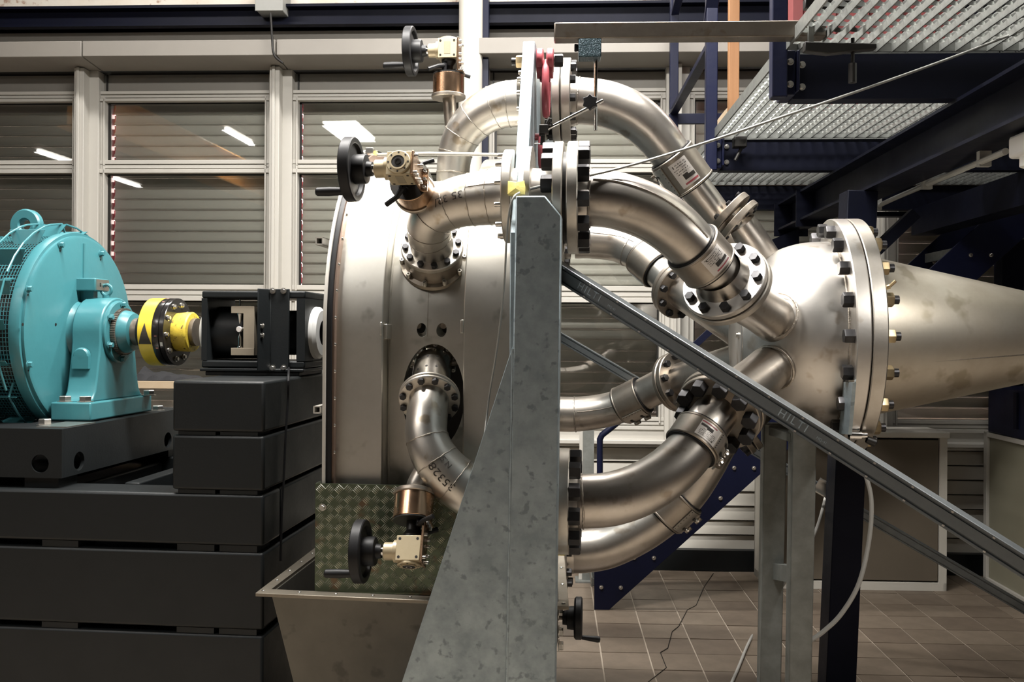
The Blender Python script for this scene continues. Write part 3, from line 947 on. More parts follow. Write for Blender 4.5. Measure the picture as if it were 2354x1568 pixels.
def beam(name, lab, u0, u1, w0, w1, z0, z1):
    b = MB(MM).box(u0, u1, w0, w1, z0, z1)
    return b.build(name, BLACK, None, .010, label=lab, cat='machine base', group='black base beams of the machine')


BEAMS = {}


BEAMS[0] = beam('base_beam', 'short black base beam on top of the stack under the torque box', UA, UR, W0, WB, zA0, zA1)
BEAMS[1] = beam('base_beam', 'short black base beam second from the top of the stack', UA, UR, W0, WB, zB0, zB1)
t = thing('base_frame', MM @ V((-2, 0, zC0)), 'long black frame beam carrying the motor bed and both short beams', 'machine base', 'black base beams of the machine')
MB(MM).box(-3.2, UR, W0, W0 + .17, zC0, zC1).build('front_beam', BLACK, t, .010)
MB(MM).box(-3.2, UR, WB - .17, WB, zC0, zC1).build('rear_beam', BLACK, t, .010)
MB(MM).box(UA, UR - .002, W0 + .17, WB - .17, zC0, zC1).build('end_beam', BLACK, t, .010)
MB(MM).box(-1.75, -1.62, W0 + .17, WB - .17, zC0, zC1 - .02).build('cross_beam', BLACK, t, .010)
MB(MM).box(-1.42, -1.36, W0 + .2, WB - .2, zC1 - .06, zC1 + .0).build('cross_rail', BLACK, t, .006)
BEAMS[2] = t
BEAMS[3] = beam('base_beam', 'long black base beam fourth layer of the stack', -3.2, UR, W0, WB, zD0, zD1)
BEAMS[4] = beam('base_beam', 'lowest black base block standing on the floor', -3.2, UR, W0, WB, FLZ, zE1)
# shims between the layers
for bi, za, zb, us in ((1, zA0, zB1, (UA + .02, UR - .16)), (2, zB0, zC1, (UA + .02, UR - .16)), (3, zC0, zD1, (-1.62, -1.12, UR - .16)), (4, zD0, zE1, (-1.62, -1.12, UR - .16))):
    for u in us:
        for w in (W0 + .006, WB - .13):
            MB(MM).box(u, u + .135, w, w + .12, zb, za).build('shim_pad', BLACK, BEAMS[bi])

# ---- motor bed
WM = -.51
UB = A(142, 1030, WM).x
zM1, zM0 = A(142, 987, WM).z, A(142, 1100, WM).z
bed = thing('motor_bed', MM @ V((-2.2, 0, zM0)), 'black motor bed with round holes under the teal motor', 'machine base')
h1 = A(92, 1066, WM)
b = MB(MM)
plate_hole(b, -3.0, UB, zM0, zM1, [(-2.45, h1.z, .032), (h1.x, h1.z, .033)], .014, lambda x, z, d: (x, WM + d, z))
b.build('front_plate', BLACK, bed)
h2, h3 = MF.atx(182, 1060, UB), MF.atx(386, 1012, UB)
b = MB(MM)
plate_hole(b, WM + .0145, .50, zM0, zM1, [(h2.y, h2.z, .035), (h3.y, h3.z, .035)], .014, lambda x, z, d: (UB - d, x, z))
b.build('end_plate', BLACK, bed)
MB(MM).box(-3.0, UB - .016, WM + .016, WM + .20, zM1 - .014, zM1).box(-3.0, UB - .016, .31, .50, zM1 - .014, zM1).box(UB - .25, UB - .016, WM + .20, .31, zM1 - .014, zM1).build('top_plate', BLACK, bed)
MB(MM).box(-3.0, UB - .016, WM + .016, .50, zM0, zM0 + .014).build('bottom_plate', BLACK, bed)
MB(MM).box(-3.0, UB, .486, .50, zM0, zM1 - .014).build('rear_plate', BLACK, bed)
MB(MM).box(-2.05, -2.0, WM + .20, WM + .22, zM0 + .014, zM1 - .014).build('web', RUSTY, bed)
for u in (-1.72, -2.6):
    for w in (WM + .02, .36):
        MB(MM).box(u, u + .13, w, w + .12, zC1, zM0).build('shim_pad', BLACK, bed)

# ---- teal motor
RF = .394
UF = -1.86
for _ in range(3):
    UF = MF.atx(165, 760, UF).x if False else UF
e = A(190, 760, 0)
UF = e.x
mo = thing('electric_motor', MM @ V((UF - .5, 0, zM1)), 'large teal electric motor with louvred guard at the left', 'motor')
b = MB(MM)
b.lathe([(-.95, 0), (-.95, .33), (-.9, .36), (-.055, .36), (-.055, RF + .012), (-.025, RF + .016), (-.012, RF + .012), (-.012, RF), (0, RF), (.004, RF - .012), (.004, 0)], au(UF), 96)
b.build('shell', TEAL, mo)
# split seam and face furniture
def face_pt(px, py, off=0):
    p = MF.atx(px, py, UF + .004 + off)
    return p
sm = face_pt(192, 640)
MB(MM).box(UF + .003, UF + .008, sm.y - .006, sm.y + .004, .15, RF - .03).build('seam_strip', TEAL, mo)
for px, py in ((138, 563), (231, 583), (64, 664), (65, 838)):
    p = face_pt(px, py)
    inst('bolt', B_TEAL, MM @ axm(p, (1, 0, 0)), mo)
    q = face_pt(px, py + 14)
    MB(MM).disc(.004, 0, .001, axm(q, (1, 0, 0)), 10).build('drain_hole', DARK, mo)
for px, py in ((52, 746), (128, 746)):
    MB(MM).disc(.006, 0, .001, axm(face_pt(px, py), (1, 0, 0)), 12).build('tapped_hole', DARK, mo)
a, c = face_pt(183, 640), face_pt(183, 668)
w0, w1 = face_pt(182, 650).y - .02, face_pt(216, 650).y - .03
br = MB(MM).box(UF, UF + .085, w0, w1, c.z - .002, a.z).build('bracket', TEAL, mo, .004)
MB(MM).box(UF + .085, UF + .09, w0 + .004, w1 - .004, c.z + .002, a.z - .004).build('bare_plate', FLANGE, br)
for w in (w0 + .03, w1 - .03):
    for z in (c.z + .02, a.z - .022):
        inst('screw_hole', HOLE, MM @ axm((UF + .0905, w, z), (1, 0, 0)), br)
MB(MM).box(UF, UF + .06, w0 + .03, w1 - .04, c.z - .06, c.z - .002).build('bracket_rib', TEAL, mo)
# bearing boss on the face
bo = MB(MM).lathe([(0, .132), (.02, .122), (.05, .118), (.085, .118), (.09, .108), (.125, .108), (.13, .095), (.16, .095)], au(UF), 48).build('bearing_boss', TEAL, mo)
bolts(bo, MM @ au(UF + .125), .100, 10, B_TEAL, .2)
# lifting eye
e0 = A(62, 518, 0)
b = MB(MM)
pts = [(e0.x + .052 * math.cos(2 * PI * k / 32), 0, e0.z + .052 * math.sin(2 * PI * k / 32)) for k in range(33)]
T = []
n = 32
prof = [(-.016, -.020), (.016, -.020), (.022, -.012), (.022, .012), (.016, .020), (-.016, .020), (-.022, .012), (-.022, -.012)]
vs, fs = [], []
for k in range(n):
    a_ = 2 * PI * k / n
    for dr, dw in prof:
        r_ = .045 + dr
        vs.append((e0.x + r_ * math.cos(a_), dw, e0.z + r_ * math.sin(a_)))
for k in range(n):
    for j in range(8):
        fs.append((k * 8 + j, k * 8 + (j + 1) % 8, ((k + 1) % n) * 8 + (j + 1) % 8, ((k + 1) % n) * 8 + j))
b.add(vs, fs)
b.box(e0.x - .05, e0.x + .05, -.03, .03, .36, e0.z - .05)
b.build('lifting_eye', TEAL, mo, 0)
# perforated guard: wire grid wrapped round the shell
RG = .392
b = MB(MM)
nw = 150
for uu in range(30):
    u = UF - .06 - uu * .0125
    b.lathe([(u - .0012, RG), (u - .0012, RG + .0025), (u + .0012, RG + .0025), (u + .0012, RG)], Matrix.Translation((0, 0, 0)) @ AX, 72)
for k in range(nw):
    a_ = 2 * PI * k / nw
    M = Matrix.Rotation(a_, 4, 'X')
    b.box(UF - .44, UF - .055, -.0012, .0012, RG, RG + .0025, M)
b.build('guard_mesh', TEAL, mo)['kind'] = 'stuff'
MB(MM).lathe([(UF - .44, .372), (UF - .056, .372)], AX, 64).build('dark_inner_shell', DARK, mo)  # added dark cylinder, stands in for the shade inside the guard
MB(MM).lathe([(UF - .46, RG - .03), (UF - .46, RG + .012), (UF - .43, RG + .012), (UF - .43, RG - .03)], AX, 72).build('guard_band', TEAL, mo)
MB(MM).lathe([(UF - .9, .34), (UF - .9, RG - .01), (UF - .46, RG - .01), (UF - .46, .34)], AX, 72).build('rear_shell', TEAL, mo)
# louvre scoops
def louvre():
    b = MB()
    wd, dp, h = .15, .034, .048      # along u, lean, height
    b.add([(-wd / 2 + .025, -dp / 2, 0), (wd / 2 - .025, -dp / 2, 0), (wd / 2, dp / 2, h), (-wd / 2, dp / 2, h),
           (-wd / 2 + .025, -dp / 2 + .004, 0), (wd / 2 - .025, -dp / 2 + .004, 0), (wd / 2, dp / 2 + .004, h), (-wd / 2, dp / 2 + .004, h)],
          [(0, 1, 2, 3), (7, 6, 5, 4), (0, 4, 5, 1), (1, 5, 6, 2), (2, 6, 7, 3), (3, 7, 4, 0)])
    return b.mesh('louvre', mat=TEAL)
LM = louvre()
NLV = 18
for k in range(NLV):
    a_ = 2 * PI * (k + .35) / NLV
    # angle from top, towards the viewer (-w)
    w, z = -(RG + .002) * math.sin(a_), (RG + .002) * math.cos(a_)
    rad = V((0, -math.sin(a_), math.cos(a_)))
    tang = V((0, -math.cos(a_), -math.sin(a_)))   # direction towards increasing a
    up = rad
    M = Matrix(((1, tang.x, up.x, UF - .125), (0, tang.y * -1, up.y, w), (0, tang.z * -1, up.z, z), (0, 0, 0, 1)))
    inst('louvre', LM, MM @ M, mo)
# cage rods bent over the scoops
for u in (UF - .075, UF - .175):
    b = MB(MM)
    for k in range(NLV):
        pts = []
        for f, rr in ((.0, RG + .004), (.2, RG + .052), (.75, RG + .052), (1.0, RG + .052)):
            a_ = 2 * PI * (k + f) / NLV
            pts.append((u, -rr * math.sin(a_), rr * math.cos(a_)))
        if k % 3 == 0: b.tube(pts, .0042, 6)
        else: b.tube([(u, -(RG + .052) * math.sin(2 * PI * (k + f) / NLV), (RG + .052) * math.cos(2 * PI * (k + f) / NLV)) for f in (0, .5, 1)], .0042, 6)
    b.build('cage_rod', TEAL, mo)

# ---- bearing pedestal
UP1 = A(208, 968, -.245).x
UP0 = UP1 - .165
ped = thing('bearing_pedestal', MM @ V((UP1 - .08, 0, zM1)), 'teal cast bearing pedestal between the motor and the yellow coupling', 'bearing')
zp = zM1 + .004
zs = A(208, 926, -.245).z
MB(MM).box(UP0, UP1, -.245, .245, zp, zs).build('foot', TEAL, ped, .006)
# waisted body: outline in (w,z)
def arc(cx, cz, r, a0, a1, n):
    return [(cx + r * math.cos(a0 + (a1 - a0) * i / n), cz + r * math.sin(a0 + (a1 - a0) * i / n)) for i in range(n + 1)]
right = [(.215, zs), (.19, zs + .012), (.172, zs + .04), (.16, zs + .09), (.143, -.09), (.138, -.04)]
top = arc(0, 0, .140, 0, PI, 24)
poly = right + top + [(-w, z) for w, z in reversed(right)]
b = MB(MM)
M = Matrix(((0, 0, 1, 0), (1, 0, 0, 0), (0, 1, 0, 0), (0, 0, 0, 1)))
# flare of the sides towards the foot: stack slices with growing thickness
b.prism(poly, UP0 + .022, UP1 - .022, M)
b.build('body', TEAL, ped, .016)
for sgn in (-1, 1):   # foot fillets
    pass
hb = MB(MM).lathe([(UP1 - .03, .128), (UP1 - .012, .128), (UP1 - .008, .122), (UP1 - .008, .09)], AX, 48).build('cover_ring', TEAL, ped)
bolts(hb, MM @ au(UP1 - .008), .112, 6, B_TEAL, .5)
b = MB(MM)
b.lathe([(UP1 - .008, .094), (UP1 + .012, .094), (UP1 + .012, .06)], AX, 48)
for k in range(64):
    b.box(UP1 - .006, UP1 + .013, -.0022, .0022, .093, .0965, Matrix.Rotation(2 * PI * k / 64, 4, 'X'))
b.build('toothed_seal', RUSTY, ped)
MB(MM).lathe([(UP1 + .012, .088), (UP1 + .03, .085), (UP1 + .05, .075), (UP1 + .055, .05)], AX, 48).build('seal_cap', TEAL, ped)
n0 = A(200, 836, -.145)
MB(MM).lathe([(0, .034), (.012, .034), (.018, .028), (.02, 0)], axm((UP0 + .075, -.148, n0.z + .03), (0, -1, 0)), 24).box(UP0 + .041, UP0 + .109, -.167, -.14, n0.z - .02, n0.z + .03).build('boss', TEAL, ped)
el = A(249, 668, 0)
b = MB(MM)
pts = [(UP0 + .09, .022 * math.sin(2 * PI * k / 20), .178 + .022 * math.cos(2 * PI * k / 20)) for k in range(21)]
pts = [(UP0 + .09 + .022 * math.sin(2 * PI * k / 20), 0, .172 + .022 * math.cos(2 * PI * k / 20)) for k in range(21)]
b.tube(pts, .0065, 8, False)
b.disc(.015, .138, .150, Matrix.Translation((UP0 + .09, 0, 0)), 16)
b.build('eye_bolt', TEAL, ped)
for px, py, w in ((150, 938, -.21), (196, 938, -.21), (342, 918, .2)):
    p = A(px, py, w)
    inst('bolt', B_SIL, MM @ Matrix.Translation((p.x, w, zs)), ped)
for px, py, w in ((103, 977, -.46), (366, 944, .46)):
    p = MF.atz(px, py, zM1)
    inst('bolt', B_SIL, MM @ Matrix.Translation((min(p.x, UB - .05), max(-.47, min(.45, p.y)), zM1)), bed)
MB(MM).box(UB - .13, UB - .01, -.46, -.27, zM1, zM1 + .004).build('shim_plate', ZINC, bed)

# ---- shaft and coupling
cp = thing('shaft_coupling', MM @ V((-1.42, 0, -.14)), 'black and yellow flanged shaft coupling with hazard triangle', 'coupling')
uy0 = U(315, -.139); uy1 = U(347, -.139); ub1 = uy1 + .047
uh1 = ub1 + .066
MB(MM).lathe([(UP1 + .05, .030), (UP1 + .05, .056), (UP1 + .085, .056), (UP1 + .09, .044), (uy0, .044)], AX, 36).build('motor_shaft', RUSTY, cp)
MB(MM).lathe([(uy0 - .045, .044), (uy0 - .045, .072), (uy0 - .02, .078), (uy0, .105), (uy0, .13)], AX, 40).build('hub', DARK, cp)
yr = MB(MM).lathe([(uy0, .10), (uy0, .1385), (uy1, .1385), (uy1, .10)], AX, 64).build('warning_ring', YELL, cp)
blk = MB(MM).lathe([(uy1 + .0005, .10), (uy1 + .0005, .1375), (uy1 + .004, .1385), (uy1 + .026, .1385), (uy1 + .028, .134), (uy1 + .03, .134), (uy1 + .032, .1385), (ub1, .1385), (ub1 + .002, .137), (ub1 + .002, .06)], AX, 64).build('black_flange', mat('gloss_black', (.012, .011, .011), .2, 0), cp)
bolts(blk, MM @ au(ub1 + .002), .112, 10, B_ZS, .1)
MB(MM).lathe([(ub1 + .002, .078), (uh1 - .006, .082), (uh1, .078), (uh1, .052)], AX, 48).build('yellow_hub', YELLW, cp)
MB(MM).lathe([(uh1 - .01, .052), (uh1, .057), (U(455), .057), (U(455), .0)], AX, 40).build('output_shaft', RUSTY, cp)
# hazard triangle, pink and white marks wrapped on the rings
def wrap(poly, r, parent, name, m, n=10):
    """poly of (u, angle) quads wrapped at radius r ; angle 0 = towards the viewer, + up"""
    b = MB(MM)
    vs = [(u, -r * math.cos(t), r * math.sin(t)) for u, t in poly]
    b.add(vs, [tuple(range(len(vs)))])
    return b.build(name, m, parent)
for k in range(8):
    f0, f1 = k / 8, (k + 1) / 8
    t0, t1 = -.36 + .62 * f0, -.36 + .62 * f1
    um = (uy0 + uy1) / 2
    h0, h1 = (uy1 - uy0) * .46 * (1 - f0), (uy1 - uy0) * .46 * (1 - f1)
    b = wrap([(um - h0, t0), (um + h0, t0), (um + h1, t1), (um - h1, t1)], .1392, yr, 'hazard_triangle', INK)
wrap([(uy1 + .012, -.5), (uy1 + .022, -.5), (uy1 + .022, -.1), (uy1 + .012, -.1)], .1393, blk, 'paint_mark', mat('pink_mark', (.35, .15, .13), .5))
wrap([(uy1 + .034, -.42), (uy1 + .044, -.42), (uy1 + .044, -.30), (uy1 + .034, -.30)], .1393, blk, 'paint_mark', WHITE)
wrap([(uy1 + .01, 1.05), (uy1 + .02, 1.05), (uy1 + .02, 1.4), (uy1 + .01, 1.4)], .1393, blk, 'paint_mark', mat('pink_mark', (.35, .15, .13), .5))

# ---- torque box on the stack
WX = -.14
ux0 = A(463, 760, WX).x; ux1 = A(701, 760, WX).x
zx1 = A(580, 669, WX).z; zx0 = A(580, 846, WX).z
th = .028
tb = thing('torque_box', MM @ V(((ux0 + ux1) / 2, 0, zA1)), 'open black torque meter box with gauge on top of the stack', 'machine box')
MB(MM).box(ux0, ux1, WX, -WX, zx1 - th, zx1).build('top_plate', BLACK, tb, .006)
MB(MM).box(ux0, ux1, WX, -WX, zx0, zx0 + th).build('bottom_plate', BLACK, tb, .006)
MB(MM).box(ux0, ux0 + th * .8, WX, -WX, zx0 + th, zx1 - th).build('side_plate', BLACK, tb)
MB(MM).box(ux1 - th * 1.2, ux1, WX, -WX, zx0 + th, zx1 - th).build('side_plate', BLACK, tb)
MB(MM).box(ux0 + .03, ux1 - .2, -WX - .02, -WX, zx0 + .04, zx1 - .05).build('rear_plate', BLACK, tb)
MB(MM).lathe([(ux0 + .02, .105), (ux1 - .22, .105), (ux1 - .22, .09), (ux1 - .03, .09)], AX, 40).build('drum', BLACK, tb)
MB(MM).box(ux0, ux1, WX - .015, .16, zx0 - .014, zx0 - .002).box(ux0 + .02, ux1 - .02, WX - .008, .15, zA1, zx0 - .014).build('foot_plate', BLACK, tb, .003)
# front cover
c0, c1, c2 = A(592, 760, WX - .05).x, A(620, 760, WX - .02).x, A(664, 760, WX - .012).x
zc1, zc0 = A(630, 664, WX - .02).z, A(630, 852, WX - .02).z
XY = Matrix(((1, 0, 0, 0), (0, 1, 0, 0), (0, 0, 1, 0), (0, 0, 0, 1)))
cv = MB(MM).prism([(c0, WX - .055), (c0 + .004, WX - .058), (c1, WX - .012), (c2, WX - .012), (c2, WX - .001), (c1 - .004, WX - .001)], zc0, zc1).build('cover_plate', BLACK, tb, .002)
for px in (627, 652):
    for py in (669, 846):
        p = A(px, py, WX - .012)
        inst('bolt', B_ZS, MM @ axm(p, (0, -1, 0)), cv)
for py in (750, 772):
    p = A(604, py, WX - .04)
    inst('bolt', B_ZS, MM @ axm(p, (-.6, -.8, 0)), cv)
MB(MM).lathe([(0, .112), (-.012, .110), (-.03, .095), (-.034, .06)], au(ux0), 40).build('end_cover', WHITE, tb)
MB(MM).lathe([(0, .105), (.015, .104), (.028, .09), (.03, .05)], au(ux1), 40).build('end_cover', WHITE, tb)
# clamp frame with dial gauge
WG = WX + .025
ga = thing('dial_gauge', MM @ V((A(560, 780, WG).x, WG, A(560, 818, WG).z)), 'small dial gauge held in a beige yoke inside the black box', 'gauge')
g = lambda px, py: A(px, py, WG)
b = MB(MM)
for (pa, pb, qa, qb) in ((539, 592, 704, 720), (539, 592, 800, 817), (567, 592, 720, 800)):
    b.box(g(pa, 0).x, g(pb, 0).x, WG - .015, WG + .02, g(0 + 560, qb).z, g(560, qa).z)
b.build('yoke', mat('beige_metal', (.34, .29, .22), .5, .4, (.28, .24, .18), 12, .3), ga, .001)
b = MB(MM)
cx = g(556, 0).x
b.lathe([(g(556, 800).z, .012), (g(556, 797).z, .012), (g(556, 796).z, .007), (g(556, 775).z, .007), (g(556, 768).z, .002), (g(556, 765).z, .002)], Matrix.Translation((cx, WG, 0)), 14)
b.lathe([(g(556, 744).z, .003), (g(556, 738).z, .006), (g(556, 728).z, .008), (g(556, 722).z, .012), (g(556, 720).z, .012)], Matrix.Translation((cx, WG, 0)), 14)
b.tube([(cx, WG, g(556, 704).z), (cx, WG, g(556, 688).z)], .003, 8)
b.build('spindle', CHROME, ga)
MB(MM).lathe([(0, 0), (0, .0115), (-.01, .0115), (-.012, .010), (-.012, 0)], axm((cx, WG - .0, g(556, 757).z), (0, 1, 0)), 24).build('dial', PAPER, ga)
MB(MM).tube([(cx + .01, WG, g(556, 755).z), (cx + .03, WG, g(556, 752).z)], .003, 8).build('bracket', ZINC, ga)
# signal cable hanging down the stack
p = [A(663, 848, WX - .03), A(664, 870, W0 - .03), A(658, 960, W0 - .02), A(652, 1090, W0 - .02), A(646, 1200, W0 - .02), A(642, 1290, W0 - .03), A(640, 1330, W0 - .06)]
p = [MF.atx(px, py, UR + .012) for px, py in ((663, 868), (662, 920), (657, 1000), (653, 1090), (648, 1180), (645, 1290))]
MB(MM).tube(spline([A(664, 846, WX - .01)] + p, 5), .0042, 8).build('signal_cable', RUBBER, label='thin black cable hanging down the side of the black stack', cat='cable')
# ================================================================== CENTRE: CASING, SUPPORT PLATE, COLUMN, TROUGH
HZ0 = -.80                                    # straight sides end here


def hood(b, u0, u1, r, zb=HZ0, n=48, ri=None):
    """extruded arch: half circle on top, straight sides"""
    out = [(-r, zb)] + [(-r * math.cos(PI * i / n), r * math.sin(PI * i / n)) for i in range(n + 1)] + [(r, zb)]
    m = len(out)
    vs = [(u0, w, z) for w, z in out] + [(u1, w, z) for w, z in out]
    fs = [(i, i + 1, m + i + 1, m + i) for i in range(m - 1)]
    if ri:
        inn = [(-ri, zb)] + [(-ri * math.cos(PI * i / n), ri * math.sin(PI * i / n)) for i in range(n + 1)] + [(ri, zb)]
        vs += [(u0, w, z) for w, z in inn] + [(u1, w, z) for w, z in inn]
        for i in range(m - 1):
            fs += [(i, 2 * m + i, 2 * m + i + 1, i + 1), (m + i, m + i + 1, 3 * m + i + 1, 3 * m + i), (2 * m + i, 3 * m + i, 3 * m + i + 1, 2 * m + i + 1)]
        fs += [(0, m, 3 * m, 2 * m), (m - 1, 2 * m - 1, 4 * m - 1, 3 * m - 1)]
    else:
        fs += [tuple(range(m)), tuple(range(m, 2 * m)), (0, m - 1, 2 * m - 1, m)]
    return b.add(vs, fs)


RC, RB = .600, .680
uF = A(742, 745, -.725).x
uB0 = A(766, 745, -RB).x
uB1 = A(880, 745, -RB).x
uC1 = A(1065, 745, -RB).x
uD1 = uC1 + .17
cs = thing('turbine_casing', MM @ V(((uF + uD1) / 2, 0, HZ0)), 'big arched steel turbine casing in the middle of the machine', 'casing')
hood(MB(MM), uF, uF + .010, .725, ri=.64).build('rim_plate', ALU, cs)
hood(MB(MM), uF + .0105, uF + .026, .718, ri=.64).build('gasket', RUBBER, cs)
hood(MB(MM), uF + .0265, uB0 + .012, .706, ri=.64).build('rim_flange', mat('reddish_steel', (.34, .25, .20), .45, .7, (.26, .18, .14), 10, .3), cs)
bd1 = hood(MB(MM), uB0, uB1, RB, ri=RC - .02).build('drum_band', CASING, cs, .004)
bd3 = hood(MB(MM), uC1, uD1, RB, ri=RC - .02).build('drum_band', CASING, cs, .004)
MB(MM).box(uB0 - .01, uB1 - .02, -.60, .60, HZ0 + .1, .02).build('rear_wall', DARK, cs) if False else None
# thin edge strips and split joints
for u in (uB1 + .004, uC1 - .006):
    hood(MB(MM), u, u + .003, RC + .006, ri=RC - .01).build('edge_strip', CASING, cs)
for u0_, u1_, zz in ((uB1 - .012, uB1 + .03, A(880, 740, -RB).z), (uC1 - .012, uC1 + .05, A(1065, 735, -RB).z)):
    MB(MM).box(u0_ + .002, u1_ - .032 if u0_ < -.2 else uC1 + .002, -RB - .0015, -RB + .02, zz - .045, zz).build('split_tab', CASING, cs, .003)
s0 = A(886, 745, -RB + .04)
MB(MM).box(uB1 + .0, uB1 + .012, -RB + .012, -RC - .0, s0.z - .05, s0.z).build('split_tab', CASING, cs, .002)

# central barrel with holes cut by boolean, then applied
bar_ = hood(MB(MM), uB1 - .01, uC1 + .01, RC, n=64, ri=RC - .035).build('centre_barrel', CASING, cs)
cut = MB(MM)
pc = A(996, 912, -.5)
h0 = A(996, 912, -RC)
M = Matrix.Translation((h0.x, -RC + .2, h0.z)) @ Matrix.Rotation(PI / 2, 4, 'X')
cut.add([(.105 * math.cos(2 * PI * k / 40), .176 * math.sin(2 * PI * k / 40), z) for z in (-.3, .5) for k in range(40)],
        [tuple(range(40)), tuple(range(40, 80))] + [(k, (k + 1) % 40, 40 + (k + 1) % 40, 40 + k) for k in range(40)], M)
for px, sg in ((959, 1), (1026, -1)):
    q = A(px, 746, -RC)
    M2 = Matrix.Translation((q.x, -RC + .05, q.z)) @ Matrix.Rotation(PI / 2, 4, 'X') @ Matrix.Rotation(R(18 * sg), 4, 'Y') @ Matrix.Rotation(R(20), 4, 'X')
    cut.add([(.0165 * math.cos(2 * PI * k / 24), .022 * math.sin(2 * PI * k / 24), z) for z in (-.2, .3) for k in range(24)],
            [tuple(range(24)), tuple(range(24, 48))] + [(k, (k + 1) % 24, 24 + (k + 1) % 24, 24 + k) for k in range(24)], M2)
co = cut.build('cutter', DARK)
co.location = co.location
bm_ = bar_.modifiers.new('b', 'BOOLEAN')
bm_.object = co; bm_.operation = 'DIFFERENCE'; bm_.solver = 'EXACT'
bpy.context.view_layer.update()
dg = bpy.context.evaluated_depsgraph_get()
me = bpy.data.meshes.new_from_object(bar_.evaluated_get(dg))
bar_.modifiers.clear()
bar_.data = me
me.materials.clear(); me.materials.append(CASING)
bmx = bmesh.new(); bmx.from_mesh(me)
for f in bmx.faces: f.smooth = True; f.material_index = 0
for e_ in bmx.edges:
    e_.smooth = len(e_.link_faces) == 2 and e_.calc_face_angle(0) < R(32)
bmx.to_mesh(me); bmx.free()
bpy.data.objects.remove(co)
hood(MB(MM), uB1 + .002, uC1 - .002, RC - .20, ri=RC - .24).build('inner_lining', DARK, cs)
for px in (960, 1024):
    q = A(px + (4 if px < 990 else -2), 748, -RC + .05)
    MB(MM).disc(.012, 0, .02, axm((q.x, -RC + .045, q.z), (0, -1, 0)), 16).build('plug', STEELD, cs)
um_ = (uB1 + uC1) / 2
MB(MM).tube([(um_, -RC, -.01)] + [(um_, -RC * math.cos(a), RC * math.sin(a)) for a in [R(2 * k) for k in range(12)]], .0009, 6).build('seam_line', STEELD, cs)
# rivets round the rim, square tube ends
for k in range(16):
    a_ = PI / 2 - (k + .5) * PI / 22
    w, z = -.672 * math.cos(a_ * 0 + PI * .5 * (1 - k / 8)) if False else 0, 0
for py in range(420, 1090, 62):
    z = A(765, py, -.70).z
    w = -math.sqrt(max(0, .690 ** 2 - z * z)) if z > 0 else -.690
    inst('rivet', RIVET, MM @ axm((uB0 + .012, w - .012, z), (.2, -1, 0)), cs)
for px, py in ((738, 555), (733, 941)):
    q = A(px, py, -.60)
    z = q.z
    b = MB(MM)
    s_ = .026
    T = Matrix.Translation((q.x, -.60, z))
    for (x0, x1, z0, z1) in ((-s_ / 2, s_ / 2, s_ / 2 - .004, s_ / 2), (-s_ / 2, s_ / 2, -s_ / 2, -s_ / 2 + .004), (-s_ / 2, -s_ / 2 + .004, -s_ / 2, s_ / 2), (s_ / 2 - .004, s_ / 2, -s_ / 2, s_ / 2)):
        b.box(x0, x1, -.02, .2, z0, z1, T)
    b.box(s_ / 2, s_ / 2 + .05, .06, .1, -s_ / 2, s_ / 2, T)
    b.build('square_tube', ALU, cs)

# ---- octagonal support plate and galvanised column
PU0 = A(1196, 280, -.62).x
PU1 = PU0 + .040
colw = -1.02
cu0, cu1 = A(1184, 700, colw).x, A(1289, 700, colw).x
sp = thing('support_plate', MM @ V(((PU0 + PU1) / 2, 0, -1.6)), 'galvanised support plate on a wide gusseted column in the centre', 'support')
WZ = Matrix(((0, 0, 1, 0), (1, 0, 0, 0), (0, 1, 0, 0), (0, 0, 0, 1)))
pt = A(1207, 96, -.53)
MB(MM).prism([(-.535, pt.z), (-.47, pt.z + .004), (-.30, pt.z - .04), (.25, 1.02), (.7, .85), (1.08, .35), (1.08, -.5), (.5, -.81), (-.4, -.81), (-.92, -.6), (-.93, .30), (-.80, .50)], PU0, PU1, WZ).build('plate', GALV, sp, .003)
zc = A(1230, 450, colw).z
zch = A(1289, 496, colw).z
uch = A(1253, 450, colw).x
XZm = lambda y: Matrix(((1, 0, 0, 0), (0, 0, 1, y), (0, 1, 0, 0), (0, 0, 0, 1)))
ub0, ub1 = A(1166, 1568, colw).x, A(1276, 1568, colw).x
k = (-1.6 - zch) / (A(1276, 1568, colw).z - zch)
ub0 = cu0 + (ub0 - cu0) * k; ub1 = cu1 + (ub1 - cu1) * k
MB(MM).prism([(ub0, -1.6), (ub1, -1.6), (cu1, zch), (uch, zc), (cu0, zc)], 0, .085, XZm(colw)).build('column', GALV, sp, .004)
ga_ = A(1180, 802, colw); gb = A(925, 1568, colw)
kk = (-1.6 - ga_.z) / (gb.z - ga_.z)
ug = ga_.x + (gb.x - ga_.x) * kk
ux_ = cu0 + (ub0 - cu0) * ((ga_.z - zc) / (-1.6 - zc))
MB(MM).prism([(ug, -1.6), (ub0 - .001, -1.6), (ux_ - .001, ga_.z + .01)], .006, .03, XZm(colw)).build('gusset', GALV, sp, .002)
n = 40
wp = []
for i in range(n + 1):
    f = i / n
    wp.append((ux_ + (ub0 - ux_) * f + random.uniform(-.0008, .0008), colw + .004, ga_.z + (-1.6 - ga_.z) * f))
MB(MM).tube(wp, [.0045 + random.uniform(-.0008, .0012) for _ in wp], 8).build('weld_bead', GALV, sp)
MB(MM).box(ug - .05, ub1 + .06, colw - .06, colw + .25, -1.6, -1.585).build('foot_plate', GALV, sp)

